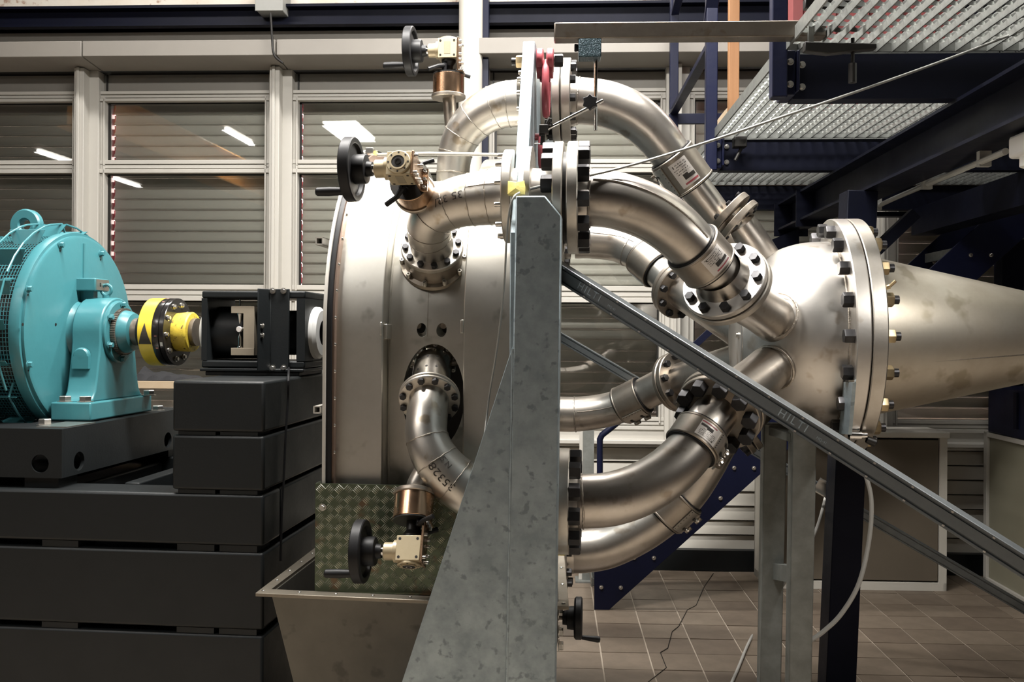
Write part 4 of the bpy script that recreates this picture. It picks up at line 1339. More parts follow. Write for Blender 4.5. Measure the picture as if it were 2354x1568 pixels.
# small studs along the left of the plate
# ---- trough below the casing
ZR = -.835
FLc, FRc = MF.atz(587, 1363, ZR), MF.atz(1308, 1394, ZR)
BLc = MF.atz(733, 1252, ZR); BRc = MF.atz(1297, 1270, ZR)
def ext(a, b, f): return a + (b - a) * f
BLc = ext(FLc, BLc, 1.55); BRc = ext(FRc, BRc, 2.6)
tr = thing('collecting_trough', MM @ V(((FLc.x + FRc.x) / 2, (FLc.y + BLc.y) / 2, -1.6)), 'tapered steel collecting trough with flanged rim below the casing', 'trough')
rimw = .042
cen = (FLc + FRc + BLc + BRc) / 4
C4 = [FLc, FRc, BRc, BLc]
In = [c + (cen - c).normalized() * rimw * 1.45 for c in C4]
b = MB(MM)
vs = [(c.x, c.y, ZR) for c in C4] + [(c.x, c.y, ZR) for c in In] + [(c.x, c.y, ZR - .012) for c in C4] + [(c.x, c.y, ZR - .012) for c in In]
fs = []
for i in range(4):
    j = (i + 1) % 4
    fs += [(i, j, 4 + j, 4 + i), (8 + i, 12 + i, 12 + j, 8 + j), (i, 8 + i, 8 + j, j), (4 + i, 4 + j, 12 + j, 12 + i)]
rim = b.add(vs, fs).build('rim', mat('rim_steel', (.28, .25, .205), .45, .8, (.21, .185, .145), 12, .3), tr, .002)
Bt = [c + (cen - c) * .30 for c in C4]
b = MB(MM)
zt_ = ZR - .012; zb_ = -1.52
vs = [(c.x, c.y, zt_) for c in In] + [(c.x, c.y, zb_) for c in Bt] + [(c.x * .99 + cen.x * .01, c.y * .99 + cen.y * .01, zt_) for c in In] + [(c.x * .98 + cen.x * .02, c.y * .98 + cen.y * .02, zb_ + .008) for c in Bt]
fs = []
for i in range(4):
    j = (i + 1) % 4
    fs += [(i, 4 + i, 4 + j, j), (8 + i, 8 + j, 12 + j, 12 + i), (i, j, 8 + j, 8 + i)]
fs += [(4, 5, 6, 7), (12, 13, 14, 15)]
b.add(vs, fs).build('body', TROUGH, tr)
for i in range(4):
    c = Bt[i] + (cen - Bt[i]) * .15
    MB(MM).box(c.x - .03, c.x + .03, c.y - .03, c.y + .03, -1.6, zb_).build('foot', GALVD, tr)
for i in range(4):
    j = (i + 1) % 4
    m_ = (C4[i] + In[i]) / 2; n_ = (C4[j] + In[j]) / 2
    nn = 8
    for k in range(nn + 1):
        p = m_ + (n_ - m_) * (k / nn)
        if i in (2,): continue
        inst('rivet', RIVET, MM @ Matrix.Translation((p.x, p.y, ZR)), tr)

# ---- tread plate standing in the trough
WT = -.735
t0, t1 = A(725, 1111, WT), A(1056, 1118, WT)
tz0 = A(725, 1372, WT).z
u1_ = t1.x + .06
tp = thing('tread_plate', MM @ V(((t0.x + u1_) / 2, WT, tz0)), 'folded tread plate splash guard in front of the casing', 'tread plate')
MB(MM).box(t0.x, u1_, WT, WT + .004, tz0, t0.z).box(t0.x, t0.x + .004, WT + .004, WT + .05, tz0, t0.z).build('sheet', TREAD, tp)
b = MB(MM)
pitch = .0305
def lozenge(cx, cz, ang, ln=.0132, wd=.0017, h=.0028):
    c, s_ = math.cos(ang), math.sin(ang)
    pts = [(-ln, 0), (-ln * .4, -wd), (ln * .4, -wd), (ln, 0), (ln * .4, wd), (-ln * .4, wd)]
    vs = [(cx + x * c - z * s_, WT, cz + x * s_ + z * c) for x, z in pts]
    vs += [(cx + x * c, WT - h, cz + x * s_) for x in (-ln * .55, ln * .55)]
    b.add(vs, [(0, 1, 6), (1, 2, 7, 6), (2, 3, 7), (3, 4, 7), (4, 5, 6, 7), (5, 0, 6)])
ni, nj = int((u1_ - t0.x) / pitch), int((t0.z - tz0) / pitch)
for i in range(ni + 1):
    for j in range(nj + 1):
        cx, cz = t0.x + .018 + i * pitch, t0.z - .018 - j * pitch
        if cx > u1_ - .016 or cz < tz0 + .016: continue
        odd = (i + j) % 2
        ang = R(48) if odd else R(-42)
        nx, nz = -math.sin(ang), math.cos(ang)
        for k in range(-2, 3):
            lozenge(cx + nx * k * .0055, cz + nz * k * .0055, ang)
b.build('tread_bars', TBAR, tp)['kind'] = 'stuff'
for px, py in ((742, 1166), (1010, 1140)):
    inst('bolt', B_ZS, MM @ axm(A(px, py, WT), (0, -1, 0)), tp)
# ================================================================== PIPES, MANIFOLD, CONE
def pipe_path(ctrl, per=7):
    """ctrl: (px,py,w,r) -> points in machine frame and radii"""
    c = [tuple(A(px, py, w)) + (r,) for px, py, w, r in ctrl]
    s = spline([V(q) for q in c], per)
    return [V((p[0], p[1], p[2])) for p in s], [p[3] for p in s]


def path_frame(P, i):
    i = max(0, min(len(P) - 1, i))
    a, b = P[max(0, i - 1)], P[min(len(P) - 1, i + 1)]
    return P[i], (b - a).normalized()


def seam(parent, P, RR, i, rr=.0028, m=WELD):
    p, t = path_frame(P, i)
    r = RR[i]
    T = axm(p, t)
    n = 48
    b = MB(MM)
    pts = [(math.cos(2 * PI * k / n) * (r + .0006), math.sin(2 * PI * k / n) * (r + .0006), random.uniform(-.0012, .0012)) for k in range(n)]
    pts.append(pts[0])
    b.tube(pts, [rr * random.uniform(.75, 1.2) for _ in range(n)] + [rr], 6, False, M=T)
    return b.build('weld_seam', m, parent)


def long_seam(parent, P, RR, i0, i1, ang, rr=.0022):
    """lengthwise seam at angle ang (0 = towards the viewer, pi/2 = up)"""
    pts = []
    for i in range(i0, i1 + 1):
        p, t = path_frame(P, i)
        f = V((0, -1, 0)); f = (f - t * f.dot(t)).normalized()
        up = t.cross(f)
        if up.z < 0: up = -up
        pts.append(p + (f * math.cos(ang) + up * math.sin(ang)) * (RR[i] + .0004))
    MB(MM).tube(pts, rr, 6, False).build('weld_seam', WELD, parent)


def flange(parent, p, d, R0, r0, th, nb, rb, me, phase=0, m=None, back=None, skip=()):
    """ring at p, thickness th along d; bolts me on the face at p looking along -d"""
    T = axm(p, d)
    c = .003
    f = MB(MM).lathe([(0, r0), (0, R0 - c), (c, R0), (th - c, R0), (th, R0 - c), (th, r0), (0, r0)], T, 56).build('flange', m or FLANGE, parent)
    if me: bolts(f, MM @ axm(p, -V(d), (0, 0, 1)), rb, nb, me, phase, skip=skip)
    if back: bolts(f, MM @ axm(V(p) + V(d).normalized() * th, d, (0, 0, 1)), rb, nb, back, -phase + PI if False else phase, 'nut', skip=skip)
    return f


def clamp(parent, P, RR, i0, i1, lock=None, label_a=None, ext=.012):
    """pipe coupling sleeve over path points i0..i1"""
    p0, p1 = P[i0], P[i1]
    d = p1 - p0
    L = d.length
    r = max(RR[i0], RR[i1]) + ext
    T = axm(p0, d, (0, -1, 0))
    b = MB(MM).lathe([(0, r - ext), (0, r - .002), (.003, r + .001), (.007, r + .001), (.009, r - .001), (L - .009, r - .001), (L - .007, r + .001), (L - .003, r + .001), (L, r - .002), (L, r - ext)], T, 56)
    cl = b.build('clamp_sleeve', STEELD, parent)
    MB(MM).lathe([(-.004, r - ext), (-.004, r - .004), (0, r - .004)], T, 48).lathe([(L, r - .004), (L + .004, r - .004), (L + .004, r - ext)], T, 48).build('rubber_edge', RUBBER, cl)
    # T: local x = towards viewer, y = z x x
    def on(a, z, rr):
        return V((rr * math.cos(a), rr * math.sin(a), z))
    if lock is not None:
        b = MB(MM)
        n = 8
        a0, a1 = lock - .48, lock + .48
        for k in range(n):
            x0, x1 = a0 + (a1 - a0) * k / n, a0 + (a1 - a0) * (k + 1) / n
            q = [on(x0, .01, r), on(x1, .01, r), on(x1, L - .01, r), on(x0, L - .01, r), on(x0, .01, r + .005), on(x1, .01, r + .005), on(x1, L - .01, r + .005), on(x0, L - .01, r + .005)]
            b.add(q, [(0, 1, 5, 4), (3, 2, 6, 7), (4, 5, 6, 7), (0, 3, 7, 4), (1, 2, 6, 5)], T)
        lk = b.build('lock_plate', FLANGE, parent)
        for zz in (L * .28, L * .72):
            q = on(lock + .12, zz, r + .0052)
            M = T @ axm(q, (math.cos(lock + .12), math.sin(lock + .12), 0), (0, 1, 0))
            MB(MM).add([(.014 * s_ + .0065 * math.cos(t), .0065 * math.sin(t), .0006) for s_ in (-1, 1) for t in [(-PI / 2 if s_ > 0 else PI / 2) + PI * k / 8 for k in range(9)]], [tuple(range(18))], M).build('slot', DARK, lk)
            inst('screw', SCREW, MM @ T @ axm(on(lock + .30, zz, r + .006), (math.cos(lock + .3), math.sin(lock + .3), 0)), lk)
        for k in range(7):
            q = on(lock - .42, .016 + (L - .032) * k / 6, r + .0053)
            inst('screw_hole', HOLE, MM @ T @ axm(q, (math.cos(lock - .42), math.sin(lock - .42), 0)) @ Matrix.Scale(.45, 4), lk)
        # rolled loops and clamp screws beyond the plate
        a = lock + .62
        for zz in (L * .28, L * .72):
            M = T @ axm(on(a, zz, r + .012), (0, 0, 1))
            MB(MM).tube([(0, 0, -.014), (0, 0, .014)], .012, 12, M=M).build('clamp_barrel', STEELD, parent)
            q = on(a + .02, zz, r + .013)
            tdir = V((-math.sin(a), math.cos(a), 0))
            MB(MM).tube([q - tdir * .02, q + tdir * .055], .0045, 8, M=T).build('clamp_screw', ZINC, parent)
    if label_a is not None:
        a0, a1 = label_a - .42, label_a + .42
        def strip(x0, x1, z0, z1, m, rr, name, n=8, par=None):
            b = MB(MM)
            vs = [on(x0 + (x1 - x0) * k / n, z, rr) for z in (z0, z1) for k in range(n + 1)]
            b.add(vs, [(k, k + 1, n + 2 + k, n + 1 + k) for k in range(n)], T)
            return b.build(name, m, par)
        z0, z1 = L * .14, L * .86
        lb = strip(a0, a1, z0, z1, PAPER, r + .0002, 'label', par=cl)
        lh = z1 - z0
        strip(a0 + .04, a1 - .3, z0 + lh * .62, z0 + lh * .76, INK, r + .0005, 'print_block', par=lb)
        strip(a0 + .3, a1 - .3, z0 + lh * .54, z0 + lh * .63, INK, r + .0005, 'print_block', par=lb)
        strip(a0 + .02, a1 - .2, z0 + lh * .86, z0 + lh * .93, MAT['red_paint'], r + .0005, 'print_block', par=lb)
        random.seed(int(label_a * 100) + i0)
        for row in range(5):
            zz = z0 + lh * (.10 + row * .09)
            x = a0 + .10
            while x < a1 - .12:
                ln = random.uniform(.015, .05)
                if random.random() < .75: strip(x, x + ln, zz, zz + lh * .035, INK, r + .0005, 'print_line', 2, par=lb)
                x += ln + .02
        strip(a1 - .17, a1 - .13, z0 + lh * .1, z0 + lh * .2, INK, r + .0005, 'print_block', 2, par=lb)
    return cl


def pipe_thing(name, lab, P, RR, m, body='pipe_body'):
    t = thing(name, MM @ P[len(P) // 2], lab, 'pipe')
    MB(MM).tube(P, RR, 48, caps=True).build(body, m, t, ang=60)
    return t


# -------- left elbows (turbine casing to support plate)
EW = -.76
# upper near elbow
P, RR = pipe_path([(996, 592, -.56, .073), (992, 556, -.63, .072), (986, 524, -.69, .071), (1003, 489, -.735, .075), (1050, 466, -.755, .080), (1110, 456, -.765, .085), (1160, 452, -.77, .088), (1192, 452, -.77, .088)])
el = pipe_thing('inlet_elbow', 'near upper steel elbow with seams and the number 3532 written on it', P, RR, STEEL2)
for i in (10, 14, 20, 26, 32, 37): seam(el, P, RR, i, .0016)
long_seam(el, P, RR, 32, 44, .35, .0018)
n_ = (P[3] - P[1]).normalized()
f0 = P[5]
fl_ = flange(el, f0 + n_ * .004, -n_, .104, .07, .020, 12, .088, B_SML, .13)
MB(MM).lathe([(0, .098), (.055, .098), (.058, .112), (.075, .112), (.075, .06)], axm(f0 - n_ * .022, -n_), 48).build('port_collar', STEELD, el)
bolts(el, MM @ axm(f0 - n_ * .079, n_), .106, 10, B_STUD, .4)
uE = PU0 - .032
pf = V((uE, P[-1].y, P[-1].z))
flange(el, pf, (1, 0, 0), .145, .085, .030, 12, .128, B_STUD, .2)
ELU = (P, RR)
# lower near elbow
P, RR = pipe_path([(998, 812, -.475, .066), (995, 852, -.565, .066), (990, 895, -.65, .066), (985, 930, -.715, .066), (981, 965, -.745, .066), (981, 1003, -.765, .067), (1000, 1052, -.78, .072), (1038, 1098, -.78, .078), (1090, 1133, -.77, .082), (1150, 1148, -.755, .084), (1192, 1151, -.75, .085)])
el = thing('inlet_elbow', MM @ P[30], 'near lower steel elbow with the number 35328 written on it', 'pipe')
k0 = 19
MB(MM).tube(P[k0:], RR[k0:], 48).build('pipe_body', STEEL2, el, ang=60)
sleeve = MB(MM).tube([P[2], P[k0 - 1]], .066, 48).build('port_sleeve', mat('polished_sleeve', (.50, .47, .43), .22, 1, (.40, .37, .33), 8, .3), el, ang=60)
d0 = (P[k0] - P[2]).normalized()
fq_ = flange(el, P[2] - d0 * .005, d0, .084, .06, .016, 10, .075, None, .2, STEELD)
bolts(fq_, MM @ axm(P[2] + d0 * .011, d0, (0, -1, 0)), .075, 10, B_STUD, .31)
for zz in (.35, .6):
    q = P[2] + (P[k0 - 1] - P[2]) * zz
    for k in range(-1, 2):
        inst('screw_hole', HOLE, MM @ axm(q + axm((0, 0, 0), d0, (0, -1, 0)).to_3x3() @ V((.0662 * math.cos(k * .5), .0662 * math.sin(k * .5), 0)), axm((0, 0, 0), d0, (0, -1, 0)).to_3x3() @ V((math.cos(k * .5), math.sin(k * .5), 0))), sleeve)
flange(el, P[k0 - 2], d0, .099, .06, .012, 12, .087, None, .2, FLANGE)
flange(el, P[k0 - 2] + d0 * .028, -d0, .099, .06, .013, 12, .086, B_SML, .26, FLANGE)
for s_ in (-1, 1):
    q = P[2] + d0 * .03 + V((s_ * .06, .0, 0))
    MB(MM).tube([q, q + V((s_ * .034, .01, .006))], .011, 10).build('port_stud', STEELD, el)
for i in (36, 43, 50, 57): seam(el, P, RR, i, .0018)
ELL = (P, RR)
# top loop elbow
P, RR = pipe_path([(1041, 448, -.06, .062), (1041, 405, -.06, .064), (1047, 352, -.065, .067), (1066, 306, -.08, .073), (1104, 266, -.10, .080), (1150, 243, -.115, .086), (1196, 237, -.12, .089)])
el = pipe_thing('inlet_elbow', 'top steel loop rising out of the casing to the support plate', P, RR, STEEL2)
for i in (8, 14, 20, 26, 33, 38): seam(el, P, RR, i, .0018)
ELT = (P, RR)
q0, q1 = A(1032, 222, -.06), A(1040, 318, -.06)
MB(MM).tube([q0, q1], .026, 20).build('valve_stub', STEELD, el)
q = V((PU0 - .03, P[-1].y, P[-1].z))
flange(el, q, (1, 0, 0), .128, .08, .028, 12, .114, B_STUD, .1)

# -------- right feed pipes (support plate to manifold)
def feed(lab, ctrl, fl_u, RF_, nb, clampi=None, lock=None, lab_a=None, seams=(), longs=None, end=None, cl_ext=.012, me=B_BIG, phase=.15, spool=True):
    P, RR = pipe_path(ctrl)
    t = pipe_thing('feed_pipe', lab, P, RR, STEEL)
    ca, cb = fl_u
    # flange pair at the plate
    c = V((ca, P[0].y, P[0].z))
    flange(t, V((cb + .034, P[0].y, P[0].z)), (-1, 0, 0), RF_, RR[0] * .9, .034, nb, RF_ * .85, me, phase)
    flange(t, V((ca, P[0].y, P[0].z)), (1, 0, 0), RF_, RR[0] * .9, .030, nb, RF_ * .85, N_MED if me is B_MED else B_BIG, phase)
    MB(MM).lathe([(ca + .03, RF_ * .82), (cb, RF_ * .82)], Matrix.Translation((0, P[0].y, P[0].z)) @ AX, 40).build('gasket', DARK, t)
    if spool: MB(MM).lathe([(PU1 - .002, RF_ * .92), (PU1 + .016, RF_ * .92), (PU1 + .016, RR[0] * 1.06), (ca, RR[0] * 1.0)], Matrix.Translation((0, P[0].y, P[0].z)) @ AX, 48).build('spool', FLANGE, t)
    MB(MM).lathe([(cb + .034, RR[0] * 1.10), (cb + .06, RR[0] * 1.0)], Matrix.Translation((0, P[0].y, P[0].z)) @ AX, 48).build('weld_neck', STEEL, t)
    for i in seams: seam(t, P, RR, i, .0034)
    if longs: long_seam(t, P, RR, *longs)
    if clampi: clamp(t, P, RR, clampi[0], clampi[1], lock, lab_a, cl_ext)
    return t, P, RR


fu = (A(1275, 450, -.77).x, A(1306, 450, -.77).x)
NU, PNU, RNU = feed('near upper feed pipe curving down to the bright round flange', [(1322, 455, -.77, .088), (1362, 455, -.77, .088), (1420, 462, -.77, .088), (1490, 487, -.75, .087), (1548, 525, -.725, .085), (1596, 572, -.685, .082), (1632, 612, -.645, .080), (1668, 652, -.60, .078)],
                    fu, .173, 12, (34, 42), None, 1.0 if False else -.15, (6,), (7, 33, .55, .003))
fu2 = (A(1272, 240, -.12).x, A(1293, 240, -.12).x)
TP_, PTP, RTP = feed('top feed pipe arching over to the far top of the manifold', [(1304, 232, -.12, .088), (1335, 232, -.12, .087), (1395, 240, -.12, .087), (1452, 264, -.12, .086), (1502, 305, -.11, .082), (1542, 356, -.10, .076), (1576, 404, -.08, .066), (1616, 455, -.05, .060), (1655, 505, -.02, .058), (1690, 545, .02, .058)],
                     fu2, .158, 12, (35, 45), 1.35, .15, (6,), None, cl_ext=.014, me=B_MED)
fu3 = (A(1268, 1150, -.75).x, A(1286, 1150, -.75).x)
NL, PNL, RNL = feed('near lower feed pipe curving up to the dark round flange', [(1308, 1152, -.75, .084), (1345, 1152, -.75, .084), (1405, 1147, -.74, .084), (1470, 1126, -.72, .083), (1530, 1090, -.69, .081), (1577, 1046, -.65, .079), (1608, 1000, -.61, .077), (1634, 965, -.565, .074), (1658, 930, -.52, .073)],
                    fu3, .164, 12, (37, 44), .95, .05, (6,), None, me=B_BIG)
fu4 = (A(1298, 552, .80).x - .06, A(1298, 552, .80).x - .03)
FU, PFU, RFU = feed('far upper feed pipe behind the near upper one', [(1322, 552, .80, .088), (1360, 552, .80, .088), (1420, 560, .80, .087), (1470, 583, .76, .085), (1506, 612, .70, .082), (1540, 645, .64, .080), (1562, 668, .60, .078)],
                    fu4, .15, 10, (22, 30), 2.2, None, (18,), (6, 20, .3, .002), me=B_MED)
fu5 = (A(1262, 952, .80).x - .05, A(1262, 952, .80).x - .02)
FLo, PFL, RFL = feed('far lower feed pipe behind the column with a strap clamp', [(1278, 952, .80, .084), (1330, 952, .80, .083), (1390, 944, .79, .081), (1440, 928, .76, .079), (1484, 905, .72, .077), (1520, 886, .67, .076), (1558, 865, .62, .075)],
                    fu5, .15, 10, (19, 27), 1.0, None, (6,), (7, 19, .2, .002), me=B_MED)
fu6 = (A(1268, 1265, .06).x, A(1286, 1265, .06).x)
BO, PBO, RBO = feed('dark bottom feed pipe under the near lower one', [(1304, 1266, .06, .088), (1345, 1265, .06, .088), (1400, 1255, .06, .086), (1470, 1222, .06, .084), (1530, 1180, .06, .082), (1580, 1130, .05, .080), (1620, 1070, .04, .078), (1655, 1010, .03, .076), (1690, 975, .02, .075)],
                    fu6, .15, 10, (27, 34), 1.0, None, (), None, me=B_MED)

# -------- manifold: dome with six necks
mf = thing('manifold', MM @ V((1.05, 0, -.44)), 'bright domed manifold with six pipe necks and a big bolted flange', 'manifold')
uf0 = A(1902, 770, -.02).x
RFm = .445
prof = [(uf0 - .345, 0), (uf0 - .345, .17), (uf0 - .335, .19), (uf0 - .30, .235), (uf0 - .25, .285), (uf0 - .19, .325), (uf0 - .13, .347), (uf0 - .07, .357), (uf0 + .01, .36)]
MB(MM).lathe([(V(p) if False else p) for p in [tuple(q) for q in spline([V((a, b_, 0)) for a, b_ in prof], 4)] for p in [(p[0], max(0, p[1]))]], AX, 96).build('dome', DOME, mf, ang=40)
TH = .050
b = MB(MM).lathe([(uf0, .34), (uf0, RFm - .004), (uf0 + .004, RFm), (uf0 + TH - .004, RFm), (uf0 + TH, RFm - .004), (uf0 + TH, .30)], AX, 120)
mfl = b.build('flange', DOME, mf)
MM_a = MM @ axm((uf0, 0, 0), (-1, 0, 0), (0, -1, 0))
bolts(mfl, MM_a, .402, 20, B_BIG, 0)
b = MB(MM)
n = 96
pts = [(uf0 - .002, -.358 * math.cos(2 * PI * k / n), .358 * math.sin(2 * PI * k / n)) for k in range(n + 1)]
b.tube(pts, [.006 + random.uniform(-.001, .0012) for _ in pts], 6, False)
b.build('weld_seam', WELD, mf)
inst('bolt', B_ZS, MM @ axm(MF.atx(1717, 777, uf0 - .343) if False else V((uf0 - .346, -.13, 0.0)), (-1, 0, 0)), mf)


def neck(c, d, R0, nb, rb, me, tip, r, phase, fm=FLANGE, gap=.006, th=.026):
    """counter flange at c facing back along d, neck tube to tip inside the dome"""
    d = V(d).normalized()
    c = V(c)
    f = flange(mf, c, d, R0, r * .8, th, nb, rb, None, phase, STEELD if fm is STEELD else FLANGE)
    tip = V(tip)
    P = [c + d * th, c + (tip - c) * .35 + d * .02, c + (tip - c) * .7, tip]
    P = spline(P, 4)
    MB(MM).tube(P, [r] * len(P), 40).build('neck', STEEL, mf, ang=60)
    return f


def pipe_flange(t, c, d, R0, nb, rb, me, r, phase, m=FLANGE, th=.022):
    d = V(d).normalized()
    return flange(t, V(c) - d * th, d, R0, r * .8, th, nb, rb, me, phase, m)


def neck_weld(tip, d, r):
    T = axm(tip, d)
    n = 40
    MB(MM).tube([(r * 1.03 * math.cos(2 * PI * k / n), r * 1.03 * math.sin(2 * PI * k / n), 0) for k in range(n + 1)], .005, 6, False, M=T).build('weld_seam', WELD, mf)


d = V((.47, .72, -.50)); c = A(1668, 650, -.60)
pipe_flange(NU, c, d, .142, 10, .118, B_MED, .09, .33, DOME)
MB(MM).lathe([(-.05, .078), (-.02, .083), (0, .09)], axm(c - d.normalized() * .022, d), 40).build('weld_neck', STEEL, NU)
tip = A(1782, 738, -.26)
neck(c + d.normalized() * .005, d, .146, 10, .118, None, tip, .080, 0)
e = c + (tip - c) * .86
d = V((.50, -.09, -.46)); c = A(1684, 500, -.02)
pipe_flange(TP_, c - d.normalized() * .004, d, .102, 8, .085, B_SML, .06, .3, STEELD, .028)
neck(c + d.normalized() * .014, d, .102, 8, .085, None, A(1790, 640, .03), .062, 0, STEELD, th=.026)
bolts(mf, MM @ axm(c + d.normalized() * .034, d), .085, 8, B_SML, .3)
d = V((.42, .74, .52)); c = A(1654, 944, -.53)
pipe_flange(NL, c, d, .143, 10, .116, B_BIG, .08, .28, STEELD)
neck(c + d.normalized() * .005, d, .146, 10, .118, None, A(1778, 838, -.24), .080, 0, STEELD)
d = V((.45, -.70, -.36)); c = A(1560, 664, .60)
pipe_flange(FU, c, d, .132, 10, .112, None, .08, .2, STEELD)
fB = neck(c + d.normalized() * .005, d, .134, 10, .112, None, A(1720, 770, .20), .078, 0, STEELD)
bolts(mf, MM @ axm(c + d.normalized() * .031, d), .112, 10, B_MED, .2)
d = V((.55, -.62, .22)); c = A(1556, 878, .60)
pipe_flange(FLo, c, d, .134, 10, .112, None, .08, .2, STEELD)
neck(c + d.normalized() * .005, d, .136, 10, .112, None, A(1735, 822, .20), .080, 0, STEELD)
bolts(mf, MM @ axm(c + d.normalized() * .031, d), .112, 10, B_MED, .2)
c = A(1690, 975, .02); d = V((.5, 0, .4))
pipe_flange(BO, c, d, .13, 10, .11, B_MED, .08, .2, STEELD)
neck(c + d.normalized() * .005, d, .132, 10, .11, None, A(1770, 900, 0), .078, 0, STEELD)
# weld collars where the necks meet the dome
for tipc, cc, r in ((A(1782, 725, -.30), A(1668, 650, -.60), .080), (A(1775, 846, -.27), A(1654, 944, -.53), .080)):
    neck_weld(tipc, tipc - cc, r)
# bright clip on the flange
q0, q1 = A(1908, 882, -.46), A(1905, 985, -.40)
b = MB(MM)
w0_ = -.455
ccx = uf0 - .004
vs = []
b.add([(ccx, -.330, q0.z), (ccx, -.452, q0.z + .004), (ccx, -.40, q1.z - .02), (ccx, -.27, q1.z - .03), (ccx - .012, -.330, q0.z), (ccx - .012, -.452, q0.z + .004), (ccx - .012, -.40, q1.z - .02), (ccx - .012, -.27, q1.z - .03)],
      [(0, 1, 2, 3), (4, 5, 6, 7), (0, 1, 5, 4), (1, 2, 6, 5), (2, 3, 7, 6), (3, 0, 4, 7)])
b.build('clip_plate', GALV, mf)

# -------- cone
u1c = uf0 + TH + .004
cn = thing('cone_pipe', MM @ V((u1c + .4, 0, -.3)), 'long tapering steel cone bolted to the manifold flange', 'pipe')
zt = A(1998, 590, 0).z; zb = A(1998, 960, 0).z
uR = A(2354, 780, 0).x
rA = .315
rB = .172
MB(MM).lathe([(u1c + .02, rA - .02), (u1c + .02, rA), (u1c + .10, rA - .012), (uR, rB), (uR + .4, rB - .07), (uR + .4, 0)], AX, 96).build('cone_body', CONE, cn)
cf = MB(MM).lathe([(u1c, .30), (u1c, RFm - .003), (u1c + .003, RFm), (u1c + TH - .004, RFm), (u1c + TH, RFm - .004), (u1c + TH, .30)], AX, 120).build('flange', FLANGE, cn)
bolts(cf, MM @ axm((u1c + TH, 0, 0), (1, 0, 0), (0, -1, 0)), .402, 20, N_BIG, 0, 'nut')
MB(MM).tube([(u1c + TH, -(rA - .004) * .94, -rA * .33), (uR, -rB * .94, -rB * .33)], .003, 6).build('weld_seam', WELD, cn)
fq = A(2008, 660, -.38)
b = MB(MM).tube([(u1c + TH, -.395, A(2008, 662, -.40).z), (u1c + TH + .014, -.40, A(2008, 658, -.4).z)], .008, 10)
b.tube([(u1c + TH + .014, -.40, A(2008, 658, -.4).z), (u1c + TH + .03, -.41, A(2012, 654, -.4).z + .012)], .0055, 10)
b.build('grease_nipple', BRASSN, cn)

# -------- writing on the elbows
def on_pipe(P, RR, i_c, ang, flip):
    """map text x along the pipe, y round it"""
    S = [0]
    for a, b_ in zip(P, P[1:]): S.append(S[-1] + (b_ - a).length)
    def f(co):
        x, y = (-co.x, -co.y) if flip else (co.x, co.y)
        s_ = S[i_c] + x
        k = max(0, min(len(P) - 2, next((j for j in range(len(S) - 1) if S[j + 1] >= s_), len(P) - 2)))
        tt = (s_ - S[k]) / (S[k + 1] - S[k])
        p = P[k].lerp(P[k + 1], tt)
        r = (RR[k] * (1 - tt) + RR[k + 1] * tt) + .0012
        _, t0_ = path_frame(P, k); _, t1_ = path_frame(P, k + 1)
        t = t0_.lerp(t1_, tt).normalized()
        f_ = V((0, -1, 0)); f_ = (f_ - t * f_.dot(t)).normalized()
        up = f_.cross(t) * -1
        a = ang + y / r
        return MM @ (p + (f_ * math.cos(a) + t.cross(f_) * -math.sin(a)) * r)
    return f


els = [o for o in COL.objects if o.name.startswith('inlet_elbow')]
els.sort(key=lambda o: o.name)
text_mesh('35 32/', .034, 'marker_writing', INK, on_pipe(*ELU, 28, .12, True), parent=els[0])
text_mesh('35328', .036, 'marker_writing', INK, on_pipe(*ELL, 47, -.05, True), parent=els[1], spacing=1.05)
text_mesh('N.5', .027, 'marker_writing', INK, on_pipe(*ELL, 45, .5, True), parent=els[1])
